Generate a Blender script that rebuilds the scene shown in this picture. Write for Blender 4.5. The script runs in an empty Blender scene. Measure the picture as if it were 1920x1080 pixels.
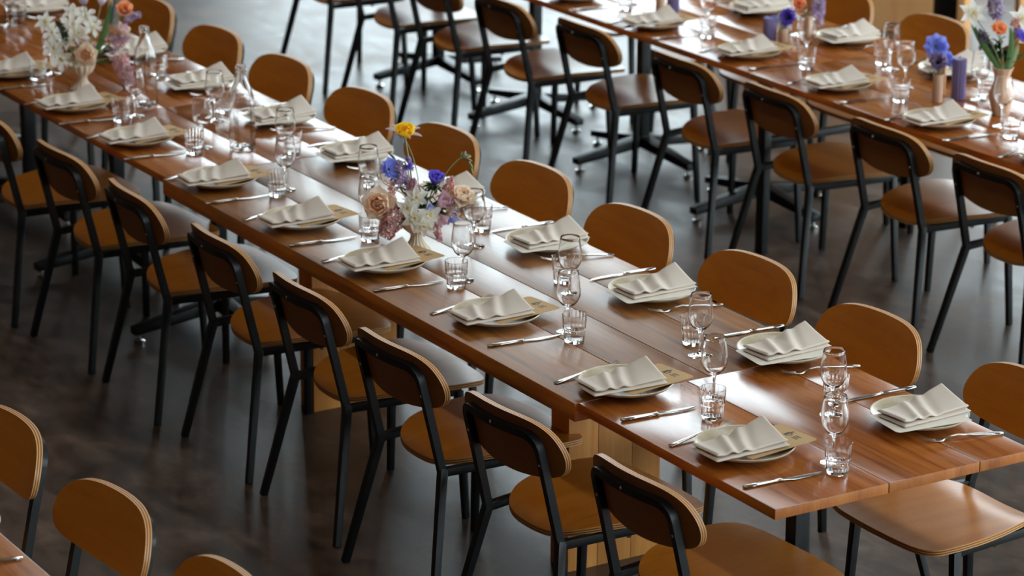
import bpy, bmesh, math, random
from mathutils import Vector, Matrix, Euler

random.seed(7)
PI = math.pi
scn = bpy.context.scene
col = scn.collection

# ------------------------------------------------------------------ camera, world, light, exposure
cam_d = bpy.data.cameras.new('camera')
cam = bpy.data.objects.new('camera', cam_d)
col.objects.link(cam)
FWD = Vector((-0.815056, 0.494356, -0.302152))
RGT = Vector((0.517743, 0.855530, 0.003133))
UPV = RGT.cross(FWD)
cam.matrix_world = Matrix(((RGT.x, UPV.x, -FWD.x, 5.6943), (RGT.y, UPV.y, -FWD.y, -4.2301), (RGT.z, UPV.z, -FWD.z, 3.5723), (0, 0, 0, 1)))
cam_d.sensor_width = 36.0
cam_d.lens = 5650.083 / 1920 * 36.0
cam_d.clip_end = 300
cam_d.dof.use_dof = True
cam_d.dof.focus_distance = 8.4
cam_d.dof.aperture_fstop = 4.0
scn.camera = cam

SKY = 7.8
world = bpy.data.worlds.new('overcast_sky')
scn.world = world
world.use_nodes = True
wn = world.node_tree.nodes
bg = wn['Background']
bg.inputs['Color'].default_value = (0.81, 0.93, 1.0, 1)
bg.inputs['Strength'].default_value = SKY

vs = scn.view_settings
vs.view_transform = 'Standard'
vs.look = 'None'
vs.gamma = 1.0
vs.use_curve_mapping = False
vs.exposure = 0.0

cy = scn.cycles
cy.max_bounces = 14
cy.transmission_bounces = 12
cy.glossy_bounces = 5
cy.diffuse_bounces = 6
cy.transparent_max_bounces = 12
cy.sample_clamp_indirect = 6.0
cy.use_denoising = True

BACK_Y = 8.0
CEIL = 7.8
WINDOWS = [(-19.6, -11.6, 0.1, 7.3), (-10.3, -3.2, 0.8, 3.7), (-2.6, 7.6, 0.1, 5.2)]   # x0, x1, z0, z1
ADDED_SKYLIGHTS = [(-10.0, 7.0, -2.45, -2.0), (-13.0, 7.0, 4.2, 5.2)]  # unseen roof openings, added to bring fill light from above
SIDE = (1.5, 7.6, .6, 5.2)          # glazed bay in the right-hand wall: y0, y1, z0, z1   # x0, x1, y0, y1
for (a, b, c, d) in WINDOWS:                    # light portals sample the sky through the real openings
    ld = bpy.data.lights.new('window_portal', 'AREA')
    ld.shape = 'RECTANGLE'
    ld.size, ld.size_y = b - a, d - c
    ld.cycles.is_portal = True
    lo = bpy.data.objects.new('window_portal', ld)
    lo.location = ((a + b) / 2, BACK_Y + .12, (c + d) / 2)
    lo.rotation_euler = (-PI / 2, 0, 0)        # faces -Y, into the room
    col.objects.link(lo)

ld = bpy.data.lights.new('window_portal', 'AREA')
ld.shape = 'RECTANGLE'
ld.size, ld.size_y = SIDE[3] - SIDE[2], SIDE[1] - SIDE[0]
ld.cycles.is_portal = True
lo = bpy.data.objects.new('window_portal', ld)
lo.location = (9.12, (SIDE[0] + SIDE[1]) / 2, (SIDE[2] + SIDE[3]) / 2)
lo.rotation_euler = (0, PI / 2, 0)             # faces -X
col.objects.link(lo)
for (a, b, c, d) in ADDED_SKYLIGHTS:
    ld = bpy.data.lights.new('added_skylight_portal', 'AREA')
    ld.shape = 'RECTANGLE'
    ld.size, ld.size_y = b - a, d - c
    ld.cycles.is_portal = True
    lo = bpy.data.objects.new('added_skylight_portal', ld)
    lo.location = ((a + b) / 2, (c + d) / 2, CEIL + .1)
    col.objects.link(lo)

# ------------------------------------------------------------------ materials
def lin(c):
    c /= 255.0
    return c / 12.92 if c <= .04045 else ((c + .055) / 1.055) ** 2.4
def rgb(r, g, b):
    return (lin(r), lin(g), lin(b), 1)
MATS = {}
def mat(name, color, rough=.5, metal=0.0, spec=.5, **kw):
    m = bpy.data.materials.new(name)
    m.use_nodes = True
    b = m.node_tree.nodes['Principled BSDF']
    b.inputs['Base Color'].default_value = color
    b.inputs['Roughness'].default_value = rough
    b.inputs['Metallic'].default_value = metal
    b.inputs['Specular IOR Level'].default_value = spec
    for k, v in kw.items():
        b.inputs[k.replace('_', ' ')].default_value = v
    MATS[name] = m
    return m
def N(m, t, **props):
    n = m.node_tree.nodes.new(t)
    for k, v in props.items():
        setattr(n, k, v)
    return n
def L(m, a, b):
    m.node_tree.links.new(a, b)
def ramp(m, fac, stops):
    r = N(m, 'ShaderNodeValToRGB')
    e = r.color_ramp.elements
    e[0].position, e[0].color = stops[0]
    e[1].position, e[1].color = stops[-1]
    for p, c in stops[1:-1]:
        x = e.new(p); x.color = c
    L(m, fac, r.inputs['Fac'])
    return r.outputs['Color']
def noise(m, vec, scale, detail=4, rough=.55, dist=0.0):
    n = N(m, 'ShaderNodeTexNoise')
    n.inputs['Scale'].default_value = scale
    n.inputs['Detail'].default_value = detail
    n.inputs['Roughness'].default_value = rough
    n.inputs['Distortion'].default_value = dist
    L(m, vec, n.inputs['Vector'])
    return n.outputs['Fac']
def coords(m, scale, per_object=True):
    tc = N(m, 'ShaderNodeTexCoord')
    mp = N(m, 'ShaderNodeMapping')
    mp.inputs['Scale'].default_value = scale
    L(m, tc.outputs['Object'], mp.inputs['Vector'])
    if per_object:
        oi = N(m, 'ShaderNodeObjectInfo')
        ml = N(m, 'ShaderNodeMath', operation='MULTIPLY')
        ml.inputs[1].default_value = 37.0
        L(m, oi.outputs['Random'], ml.inputs[0])
        cx = N(m, 'ShaderNodeCombineXYZ')
        for k in 'XYZ':
            L(m, ml.outputs[0], cx.inputs[k])
        L(m, cx.outputs[0], mp.inputs['Location'])
    return mp.outputs['Vector']
def bump(m, h, strength, dist=.002):
    b = N(m, 'ShaderNodeBump')
    b.inputs['Strength'].default_value = strength
    b.inputs['Distance'].default_value = dist
    L(m, h, b.inputs['Height'])
    L(m, b.outputs['Normal'], m.node_tree.nodes['Principled BSDF'].inputs['Normal'])
def wood(name, stops, scale, rough=.35, rvar=.12, fine=60, tone=.25, spec=.5, bmp=.12, coat=0.0):
    """Grain stretched along the axis with the small scale; each object gets its own offset and tone."""
    m = mat(name, (1, 1, 1, 1), rough, spec=spec)
    P = m.node_tree.nodes['Principled BSDF']
    v = coords(m, scale)
    n1 = noise(m, v, 2.2, 6, .6, .6)
    n2 = noise(m, v, fine, 3, .6)
    mx = N(m, 'ShaderNodeMath', operation='MULTIPLY_ADD')
    L(m, n2, mx.inputs[0]); mx.inputs[1].default_value = .34
    L(m, n1, mx.inputs[2])
    c = ramp(m, mx.outputs[0], stops)
    oi = N(m, 'ShaderNodeObjectInfo')
    hs = N(m, 'ShaderNodeHueSaturation')
    mr = N(m, 'ShaderNodeMapRange')
    mr.inputs['To Min'].default_value = 1 - tone
    mr.inputs['To Max'].default_value = 1 + tone
    L(m, oi.outputs['Random'], mr.inputs['Value'])
    L(m, mr.outputs[0], hs.inputs['Value'])
    L(m, c, hs.inputs['Color'])
    L(m, hs.outputs['Color'], P.inputs['Base Color'])
    rr = N(m, 'ShaderNodeMapRange')
    rr.inputs['To Min'].default_value = rough - rvar
    rr.inputs['To Max'].default_value = rough + rvar
    L(m, n1, rr.inputs['Value'])
    L(m, rr.outputs[0], P.inputs['Roughness'])
    if coat:
        P.inputs['Coat Weight'].default_value = coat
        P.inputs['Coat Roughness'].default_value = .12
    bump(m, n2, bmp, .001)
    return m

M_TABLE = wood('table_wood', [(.36, rgb(58, 32, 12)), (.50, rgb(104, 60, 20)), (.64, rgb(134, 80, 26)), (.78, rgb(146, 92, 34)), (.95, rgb(168, 110, 48))], (.9, 14, 14), .32, .05, 9, .12, spec=.6, bmp=.10)
M_TABLE_DULL = M_TABLE
M_TABLE = wood('orange_table_wood', [(.34, rgb(80, 38, 12)), (.50, rgb(128, 66, 20)), (.64, rgb(152, 82, 27)), (.78, rgb(162, 92, 34)), (.95, rgb(176, 106, 46))], (.9, 14, 14), .19, .04, 9, .12, spec=.6, bmp=.05)
M_TABLE_EDGE = wood('table_edge_wood', [(.28, rgb(120, 62, 26)), (.6, rgb(178, 104, 48)), (.9, rgb(200, 128, 66))], (4, 5.5, 1.2), .42, .08, 30, .12)
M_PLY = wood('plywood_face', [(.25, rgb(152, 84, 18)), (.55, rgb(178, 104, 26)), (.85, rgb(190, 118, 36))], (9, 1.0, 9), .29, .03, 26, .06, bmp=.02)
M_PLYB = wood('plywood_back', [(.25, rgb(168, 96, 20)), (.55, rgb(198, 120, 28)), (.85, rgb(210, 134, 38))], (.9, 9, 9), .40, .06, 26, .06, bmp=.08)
M_PLY_SHADE = wood('plywood_rear_shaded', [(.25, rgb(112, 64, 22)), (.55, rgb(138, 82, 30)), (.85, rgb(150, 94, 38))], (.9, 9, 9), .42, .06, 26, .06, bmp=.08)  # backrest rears: shade of the down-leaning face put into a darker plywood tone
M_PLY_L = mat('ply_edge_light', rgb(212, 156, 94), .45)
M_PLY_D = mat('ply_edge_dark', rgb(132, 78, 34), .5)
M_SLAB = wood('slab_leg_wood', [(.25, rgb(150, 84, 34)), (.5, rgb(196, 122, 54)), (.75, rgb(214, 146, 74)), (.95, rgb(226, 164, 92))], (5, 5, .5), .45, .08, 18, .12)
M_PANEL = wood('partition_wood', [(.25, rgb(214, 146, 88)), (.6, rgb(236, 176, 116)), (.9, rgb(242, 188, 130))], (5, 5, .6), .45, .08, 18, .05)
M_BLACK = mat('black_steel', rgb(10, 12, 14), .40, 0, .45)
_v = coords(M_BLACK, (1, 1, 1))
bump(M_BLACK, noise(M_BLACK, _v, 400, 2), .05, .0005)
M_RUBBER = mat('black_rubber', rgb(14, 14, 15), .8)
M_CHROME = mat('polished_steel', (.52, .49, .46, 1), .16, 1.0)
M_BLADE = mat('brushed_steel', (.54, .53, .52, 1), .2, 1.0)
M_BOLT = mat('zinc_bolt', (.85, .87, .86, 1), .18, 1.0)
M_GLASS = mat('clear_glass', (1, 1, 1, 1), 0.0, 0, .5, Transmission_Weight=1.0, IOR=1.45)
M_GLASS_W = M_GLASS_T = M_GLASS
M_PLATE = mat('stoneware_glaze', rgb(196, 180, 152), .28)
_v = coords(M_PLATE, (1, 1, 1))
L(M_PLATE, ramp(M_PLATE, noise(M_PLATE, _v, 45, 5, .7), [(.3, rgb(184, 166, 136)), (.55, rgb(198, 182, 154)), (.8, rgb(208, 194, 168))]), M_PLATE.node_tree.nodes['Principled BSDF'].inputs['Base Color'])
M_RIM = mat('stoneware_rim', rgb(214, 196, 166), .3)
M_LINEN = mat('linen', rgb(212, 197, 182), .9, 0, .2, Sheen_Weight=.15)
_v = coords(M_LINEN, (1, 1, 1))
bump(M_LINEN, noise(M_LINEN, _v, 900, 2), .35, .0006)
M_KRAFT = mat('kraft_card', rgb(190, 152, 102), .7, 0, .3)
_v = coords(M_KRAFT, (1, 1, 1))
L(M_KRAFT, ramp(M_KRAFT, noise(M_KRAFT, _v, 300, 3), [(.3, rgb(180, 142, 92)), (.7, rgb(196, 160, 110))]), M_KRAFT.node_tree.nodes['Principled BSDF'].inputs['Base Color'])
M_CARDW = mat('white_card', rgb(226, 216, 202), .6, 0, .3)
M_INK = mat('black_ink', rgb(30, 24, 20), .6)
M_FLOOR = mat('polished_concrete', rgb(90, 84, 80), .34, 0, .44)
_P = M_FLOOR.node_tree.nodes['Principled BSDF']
_v = coords(M_FLOOR, (1, 1, 1), False)
_a = noise(M_FLOOR, _v, 1.6, 9, .66, .8)
_mv = N(M_FLOOR, 'ShaderNodeMapping'); _mv.inputs['Scale'].default_value = (1.4, 3.2, 1); _mv.inputs['Rotation'].default_value = (0, 0, .5)
L(M_FLOOR, _v, _mv.inputs['Vector'])
_b = noise(M_FLOOR, _mv.outputs[0], 3.4, 8, .7, .5)
_s = N(M_FLOOR, 'ShaderNodeMix'); _s.inputs['Factor'].default_value = .5; L(M_FLOOR, _a, _s.inputs['A']); L(M_FLOOR, _b, _s.inputs['B'])
L(M_FLOOR, ramp(M_FLOOR, _s.outputs[0], [(.40, rgb(40, 28, 20)), (.47, rgb(62, 46, 35)), (.53, rgb(80, 61, 48)), (.62, rgb(108, 86, 70))]), _P.inputs['Base Color'])
_r = N(M_FLOOR, 'ShaderNodeMapRange'); _r.inputs['From Min'].default_value = .35; _r.inputs['From Max'].default_value = .65; _r.inputs['To Min'].default_value = .30; _r.inputs['To Max'].default_value = .48
L(M_FLOOR, _s.outputs[0], _r.inputs['Value']); L(M_FLOOR, _r.outputs[0], _P.inputs['Roughness'])
bump(M_FLOOR, _b, .08, .004)
M_WALL = mat('warm_wall', rgb(150, 116, 86), .8)
_v = coords(M_WALL, (1, 1, 1), False)
L(M_WALL, ramp(M_WALL, noise(M_WALL, _v, 1.5, 5), [(.3, rgb(76, 60, 46)), (.7, rgb(86, 68, 52))]), M_WALL.node_tree.nodes['Principled BSDF'].inputs['Base Color'])
M_CEIL = mat('wooden_ceiling', rgb(226, 186, 142), .9)
M_PANE = mat('window_pane_glass', (1, 1, 1, 1), 0.0)
_o = M_PANE.node_tree.nodes['Material Output']
M_PANE.node_tree.nodes.remove(M_PANE.node_tree.nodes['Principled BSDF'])
_t = N(M_PANE, 'ShaderNodeBsdfTransparent'); _t.inputs['Color'].default_value = (.97, .985, .98, 1)
_g = N(M_PANE, 'ShaderNodeBsdfGlossy'); _g.inputs['Roughness'].default_value = .02
_m = N(M_PANE, 'ShaderNodeMixShader'); _m.inputs[0].default_value = .05
L(M_PANE, _t.outputs[0], _m.inputs[1]); L(M_PANE, _g.outputs[0], _m.inputs[2]); L(M_PANE, _m.outputs[0], _o.inputs['Surface'])
M_GROUND = mat('outside_paving', rgb(150, 150, 148), .9)
M_VASE = mat('ivory_ceramic', rgb(232, 214, 188), .5)
M_VASE2 = mat('blush_ceramic', rgb(214, 178, 150), .55)
M_CANDLE = mat('lilac_wax', rgb(136, 128, 176), .5, 0, .4, Subsurface_Weight=.1)
M_CANDLE2 = mat('peach_wax', rgb(236, 178, 128), .5, 0, .4, Subsurface_Weight=.1)
M_WICK = mat('wick', rgb(40, 36, 30), .9)
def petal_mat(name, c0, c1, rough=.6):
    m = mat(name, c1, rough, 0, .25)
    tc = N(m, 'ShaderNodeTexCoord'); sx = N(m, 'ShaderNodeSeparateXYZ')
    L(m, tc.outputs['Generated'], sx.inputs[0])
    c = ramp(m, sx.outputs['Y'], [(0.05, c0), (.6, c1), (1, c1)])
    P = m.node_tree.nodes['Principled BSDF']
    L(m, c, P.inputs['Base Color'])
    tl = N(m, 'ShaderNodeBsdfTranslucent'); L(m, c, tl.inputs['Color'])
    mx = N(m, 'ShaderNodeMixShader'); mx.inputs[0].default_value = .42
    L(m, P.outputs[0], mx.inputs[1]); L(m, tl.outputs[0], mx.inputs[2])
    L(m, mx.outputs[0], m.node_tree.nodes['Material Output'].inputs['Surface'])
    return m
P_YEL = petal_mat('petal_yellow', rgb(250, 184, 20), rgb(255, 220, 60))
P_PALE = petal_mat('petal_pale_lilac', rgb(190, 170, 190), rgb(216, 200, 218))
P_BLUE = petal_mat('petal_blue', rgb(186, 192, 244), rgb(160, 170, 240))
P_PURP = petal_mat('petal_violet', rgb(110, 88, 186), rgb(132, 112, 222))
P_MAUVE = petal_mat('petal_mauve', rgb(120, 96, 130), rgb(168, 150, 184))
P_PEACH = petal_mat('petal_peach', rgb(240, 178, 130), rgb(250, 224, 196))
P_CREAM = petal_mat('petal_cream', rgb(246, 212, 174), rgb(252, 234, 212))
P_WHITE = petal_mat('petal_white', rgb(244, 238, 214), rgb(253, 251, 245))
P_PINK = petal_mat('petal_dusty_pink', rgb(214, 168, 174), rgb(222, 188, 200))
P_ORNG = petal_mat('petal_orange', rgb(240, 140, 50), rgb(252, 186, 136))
P_ROSEP = mat('floret_pink', rgb(232, 172, 162), .7)
P_LILAC = mat('floret_lilac', rgb(194, 164, 204), .7)
P_DUSK = mat('floret_dusk', rgb(190, 142, 142), .7)
P_GREEN = mat('leaf_green', rgb(70, 104, 48), .45)
P_DKGREEN = mat('leaf_dark_green', rgb(40, 58, 34), .5)
P_STEM = mat('stem_green', rgb(128, 140, 84), .5)
P_PSTEM = mat('stem_pale', rgb(206, 190, 156), .5)
P_DARK = mat('flower_centre_dark', rgb(30, 24, 34), .7)
P_YCENT = mat('flower_centre_yellow', rgb(232, 200, 110), .7)

# ------------------------------------------------------------------ mesh helpers
class MB:
    def __init__(s):
        s.v, s.f, s.m, s.mats = [], [], [], []
    def mi(s, m):
        if m not in s.mats:
            s.mats.append(m)
        return s.mats.index(m)
    def add(s, vs_, fs, m, T=None):
        o = len(s.v)
        s.v += [tuple(T @ Vector(p)) for p in vs_] if T else [tuple(p) for p in vs_]
        k = s.mi(m)
        for f in fs:
            s.f.append(tuple(i + o for i in f)); s.m.append(k)
    def box(s, a, b, m, T=None):
        (x0, y0, z0), (x1, y1, z1) = a, b
        s.add([(x0, y0, z0), (x1, y0, z0), (x1, y1, z0), (x0, y1, z0), (x0, y0, z1), (x1, y0, z1), (x1, y1, z1), (x0, y1, z1)],
              [(3, 2, 1, 0), (4, 5, 6, 7), (0, 1, 5, 4), (1, 2, 6, 5), (2, 3, 7, 6), (3, 0, 4, 7)], m, T)
    def sweep(s, path, prof, m, ref=(0, 1, 0), cap=True, scale=None):
        """Sweeps the closed profile (a, b): a along ref x tangent, b along ref."""
        n, k = len(path), len(prof)
        P = [Vector(p) for p in path]
        vs_ = []
        for i, p in enumerate(P):
            t = (P[min(i + 1, n - 1)] - P[max(i - 1, 0)]).normalized()
            r = Vector(ref)
            r = (r - t * r.dot(t)).normalized()
            b = r.cross(t)
            q = 1.0
            if 0 < i < n - 1:                         # mitre
                c = (P[i] - P[i - 1]).normalized().dot(t)
                q = 1 / max(c, .5)
            sc = scale[i] if scale else 1.0
            vs_ += [p + b * a * q * sc + r * c_ * sc for a, c_ in prof]
        fs = [(i * k + j, i * k + (j + 1) % k, (i + 1) * k + (j + 1) % k, (i + 1) * k + j) for i in range(n - 1) for j in range(k)]
        if cap:
            fs += [tuple(range(k))[::-1], tuple((n - 1) * k + j for j in range(k))]
        s.add(vs_, fs, m)
    def tube(s, path, r, m, k=8, scale=None):
        d = (Vector(path[-1]) - Vector(path[0])).normalized()
        ref = (0, 0, 1) if abs(d.z) < .8 else (0, 1, 0)
        s.sweep(path, [(r * math.cos(2 * PI * j / k), r * math.sin(2 * PI * j / k)) for j in range(k)], m, ref, True, scale)
    def lathe(s, prof, m, seg=32, T=None, rf=None):
        """prof: (r, z) list; rf(angle, z, r) can modulate the radius."""
        n = len(prof)
        vs_ = []
        for (r, z) in prof:
            for j in range(seg):
                a = 2 * PI * j / seg
                q = rf(a, z, r) if rf else r
                vs_.append((q * math.cos(a), q * math.sin(a), z))
        fs = [(i * seg + j, i * seg + (j + 1) % seg, (i + 1) * seg + (j + 1) % seg, (i + 1) * seg + j) for i in range(n - 1) for j in range(seg)]
        if prof[0][0] > 1e-6:
            fs.append(tuple(range(seg))[::-1])
        if prof[-1][0] > 1e-6:
            fs.append(tuple((n - 1) * seg + j for j in range(seg)))
        s.add(vs_, fs, m, T)
    def mesh(s, name, smooth=True, angle=35, bevel=0.0, seg=2, weld=False):
        me = bpy.data.meshes.new(name)
        me.from_pydata(s.v, [], s.f)
        for m in s.mats:
            me.materials.append(m)
        me.polygons.foreach_set('material_index', s.m)
        bm = bmesh.new(); bm.from_mesh(me)
        if weld:
            bmesh.ops.remove_doubles(bm, verts=bm.verts, dist=1e-5)
        if bevel:
            ed = [e for e in bm.edges if len(e.link_faces) == 2 and e.calc_face_angle(0) > .6]
            bmesh.ops.bevel(bm, geom=ed, offset=bevel, segments=seg, profile=.6, affect='EDGES', clamp_overlap=True)
        bmesh.ops.recalc_face_normals(bm, faces=bm.faces)
        bm.to_mesh(me); bm.free()
        me.polygons.foreach_set('use_smooth', [smooth] * len(me.polygons))
        if smooth:
            me.set_sharp_from_angle(angle=math.radians(angle))
        me.update()
        return me

def thing(name, label, cat, loc=(0, 0, 0), rz=0.0, group=None):
    o = bpy.data.objects.new(name, None)
    o.empty_display_size = .05
    col.objects.link(o)
    o.location = loc
    o.rotation_euler = (0, 0, rz)
    o['label'] = label; o['category'] = cat
    if group:
        o['group'] = group
    return o
def part(name, me, parent, loc=(0, 0, 0), rot=(0, 0, 0), scale=None, label=None, M=None):
    o = bpy.data.objects.new(name, me)
    col.objects.link(o)
    o.parent = parent
    if M is not None:
        o.matrix_local = M
    else:
        o.location = loc; o.rotation_euler = rot
        if scale:
            o.scale = scale
    if label:
        o['label'] = label
    return o
def struct(name, me):
    o = bpy.data.objects.new(name, me)
    col.objects.link(o)
    o['kind'] = 'structure'
    return o
ORD = ['first', 'second', 'third', 'fourth', 'fifth', 'sixth', 'seventh', 'eighth', 'ninth', 'tenth', 'eleventh']

# ------------------------------------------------------------------ room shell
mb = MB(); mb.box((-24.5, -9, -.12), (9, BACK_Y + .2, 0), M_FLOOR); struct('floor', mb.mesh('floor', False))
mb = MB()
ysk = [-9.0] + [y for w in ADDED_SKYLIGHTS for y in w[2:]] + [BACK_Y + .2]
for i in range(0, len(ysk), 2):
    mb.box((-24.5, ysk[i], CEIL), (9, ysk[i + 1], CEIL + .2), M_CEIL)
for (a, b, c, d) in ADDED_SKYLIGHTS:
    mb.box((-24.5, c, CEIL), (a, d, CEIL + .2), M_CEIL); mb.box((b, c, CEIL), (9, d, CEIL + .2), M_CEIL)
    n = 9
    for k in range(1, n):
        x = a + (b - a) * k / n
        mb.box((x - .04, c, CEIL), (x + .04, d, CEIL + .2), M_CEIL)
struct('ceiling', mb.mesh('ceiling', False))
mb = MB(); mb.box((-24.7, -9, 0), (-24.5, BACK_Y + .2, CEIL), M_WALL); struct('wall_left', mb.mesh('wall_left', False))
mb = MB()
mb.box((9, -9, 0), (9.2, SIDE[0], CEIL), M_WALL); mb.box((9, SIDE[1], 0), (9.2, BACK_Y + .2, CEIL), M_WALL)
mb.box((9, SIDE[0], 0), (9.2, SIDE[1], SIDE[2]), M_WALL); mb.box((9, SIDE[0], SIDE[3]), (9.2, SIDE[1], CEIL), M_WALL)
struct('wall_right', mb.mesh('wall_right', False))
mb = MB()
for k in range(5):
    y = SIDE[0] + (SIDE[1] - SIDE[0]) * k / 4
    mb.box((9.04, max(SIDE[0], y - .03), SIDE[2]), (9.12, min(SIDE[1], y + .03), SIDE[3]), M_BLACK)
w4 = struct('window_4', mb.mesh('window_frame', False))
for k in range(4):
    y = SIDE[0] + (SIDE[1] - SIDE[0]) * k / 4
    pn = MB(); pn.box((9.076, y + .03, SIDE[2]), (9.084, y + (SIDE[1] - SIDE[0]) / 4 - .03, SIDE[3]), M_PANE)
    part('pane', pn.mesh('pane', False), w4)
mb = MB(); mb.box((-24.5, -9.2, 0), (9, -9, CEIL), M_WALL); struct('wall_front', mb.mesh('wall_front', False))
mb = MB()
xs = [-24.5] + [x for w in WINDOWS for x in w[:2]] + [9.0]
for i in range(0, len(xs), 2):
    mb.box((xs[i], BACK_Y, 0), (xs[i + 1], BACK_Y + .2, CEIL), M_WALL)
for (a, b, c, d) in WINDOWS:
    mb.box((a, BACK_Y, 0), (b, BACK_Y + .2, c), M_WALL)
    mb.box((a, BACK_Y, d), (b, BACK_Y + .2, CEIL), M_WALL)
struct('wall_back', mb.mesh('wall_back', False))
for i, (a, b, c, d) in enumerate(WINDOWS):
    fr = MB()
    t = .05
    fr.box((a, BACK_Y + .04, c), (b, BACK_Y + .12, c + t), M_BLACK); fr.box((a, BACK_Y + .04, d - t), (b, BACK_Y + .12, d), M_BLACK)
    n = max(2, round((b - a) / 1.55))
    for k in range(n + 1):
        x = a + (b - a) * k / n
        fr.box((max(a, x - t / 2), BACK_Y + .04, c + t), (min(b, x + t / 2), BACK_Y + .12, d - t), M_BLACK)
    if d > 5:
        fr.box((a, BACK_Y + .05, 3.0), (b, BACK_Y + .11, 3.06), M_BLACK)
    w = struct('window_%d' % (i + 1), fr.mesh('window_frame', False))
    for k in range(n):
        pn = MB(); pn.box((a + (b - a) * k / n + t / 2, BACK_Y + .076, c + t), (a + (b - a) * (k + 1) / n - t / 2, BACK_Y + .084, d - t), M_PANE)
        part('pane', pn.mesh('pane', False), w)
mb = MB(); mb.box((-60, BACK_Y + .2, -.3), (50, 60, -.1), M_GROUND); mb.box((9.2, -40, -.3), (60, BACK_Y + .2, -.1), M_GROUND); struct('ground', mb.mesh('ground', False))

# ------------------------------------------------------------------ wooden partition seen at the top of the picture
t = thing('wooden_partition', 'tall pale wooden partition with a black door panel behind the far table', 'partition', (-6.9, 5.7, 0), .6)
mb = MB(); mb.box((-1.0, -.03, 0), (.313, .06, 2.7), M_PANEL); part('wood_panel', mb.mesh('partition_panel', bevel=.004), t)
mb = MB(); mb.box((.313, .0, 0), (.457, .05, 2.7), M_BLACK); part('door_panel', mb.mesh('partition_door', bevel=.004), t, label='black recessed door panel')
mb = MB(); mb.box((.457, -.05, 0), (.50, .08, 2.7), M_PANEL); part('post', mb.mesh('partition_post', bevel=.004), t)
t = thing('wooden_post', 'slim wooden post at the far right behind the flowers', 'post', (-5.73, 5.7, 0))
mb = MB(); mb.box((-.02, -.03, 0), (.02, .03, 2.6), M_PANEL); part('upright', mb.mesh('post_upright', bevel=.004), t)
mb = MB(); mb.box((-.06, -.06, 0), (.06, .06, .02), M_BLACK); part('base_plate', mb.mesh('post_base', bevel=.003), t)

# ------------------------------------------------------------------ tables
TH = .75
def plank_mesh(x0, x1, y0, y1, th, m):
    mb = MB()
    g = .0013
    mb.box((x0 + .0006, y0 + g, TH - th), (x1 - .0006, y1 - g, TH), m)
    me = mb.mesh('plank', bevel=.0022, seg=2)
    me.materials.append(M_TABLE_EDGE)
    for p in me.polygons:
        if abs(p.normal.x) > .8:
            p.material_index = 1
    return me
def tabletop(t, x0, x1, ys, th, z=0.0, m=None):
    ox, oy, _ = t.location
    for a, b in zip(ys[:-1], ys[1:]):
        part('plank', plank_mesh(x0 - ox, x1 - ox, a - oy, b - oy, th, m or M_TABLE), t, (0, 0, z))
    mb = MB(); mb.box((x0 - ox + .08, ys[0] - oy + .1, TH - th - .02), (x1 - ox - .08, ys[-1] - oy - .1, TH - th), M_BLACK)
    part('under_frame', mb.mesh('under_frame', bevel=.002), t)
def pedestal(t, rot=.06, th=.027):
    mb = MB(); mb.box((-.024, -.024, .10), (.024, .024, TH - th - .02), M_BLACK); part('column', mb.mesh('column', bevel=.004), t)
    mb = MB()
    R = Matrix.Rotation(rot, 4, 'Z')
    for k in range(4):
        T = R @ Matrix.Rotation(k * PI / 2, 4, 'Z')
        mb.add([(0, -.03, .075), (0, .03, .075), (.37, .024, .04), (.37, -.024, .04), (0, -.03, .125), (0, .03, .125), (.37, .024, .068), (.37, -.024, .068)],
               [(0, 1, 2, 3), (4, 7, 6, 5), (0, 4, 5, 1), (1, 5, 6, 2), (2, 6, 7, 3), (3, 7, 4, 0)], M_BLACK, T)
    part('cross_base', mb.mesh('cross_base', bevel=.003), t)
    g = MB(); g.lathe([(.0, 0), (.02, 0), (.021, .012), (.007, .016), (.006, .045)], M_BOLT, 12)
    me = g.mesh('levelling_foot')
    for k in range(4):
        a = rot + k * PI / 2
        part('levelling_foot', me, t, (.345 * math.cos(a), .345 * math.sin(a), 0))
def end_frame(t, x, ya, yb, th, bar_z=.47):
    for y in (ya, yb):
        mb = MB(); mb.box((-.025, -.016, 0), (.025, .016, TH - th), M_BLACK); part('leg', mb.mesh('table_leg', bevel=.002), t, (x, y, 0))
    mb = MB(); mb.box((-.018, ya + .016, bar_z - .014), (.018, yb - .016, bar_z + .014), M_BLACK); part('crossbar', mb.mesh('crossbar', bevel=.002), t, (x, 0, 0))

W1 = .845
# the open end of the long row
t = thing('dining_table', 'square wooden table at the open end of the long row, on a black pedestal', 'table', (-.46, .42, 0))
tabletop(t, -.923, 0, [0, .363, .664, W1], .029)
pedestal(t, .04, .029)
# the thick table on two slab legs
t = thing('dining_table', 'long thick-topped wooden table on two pale slab legs in the middle of the row', 'table', (-2.27, .42, 0))
tabletop(t, -3.62, -.925, [-.012, .258, .443, .645, W1], .055, 0.0, M_TABLE_DULL)
for x in (-1.47, -3.12):
    for ya, yb in ((-.135, -.030), (-.029, .092), (.093, .195)):
        mb = MB(); mb.box((-.05, ya, 0), (.05, yb, TH - .075), M_SLAB); part('slab_board', mb.mesh('slab_board', bevel=.002), t, (x + 2.27, 0, 0))
# square tables further along the row
for i in range(4):
    x1 = -3.622 - .923 * i
    t = thing('dining_table', ['square pedestal table beside the thick long table, two water bottles on it',
                               'square pedestal table under the ivory vase of white flowers', 'square pedestal table second beyond the bottles, at the top corner',
                               'square pedestal table at the far end of the long row'][i], 'table', (x1 - .46, .42, 0))
    tabletop(t, x1 - .921, x1, [.006, .24, .424, .65, W1], .026)
    pedestal(t)
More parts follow.
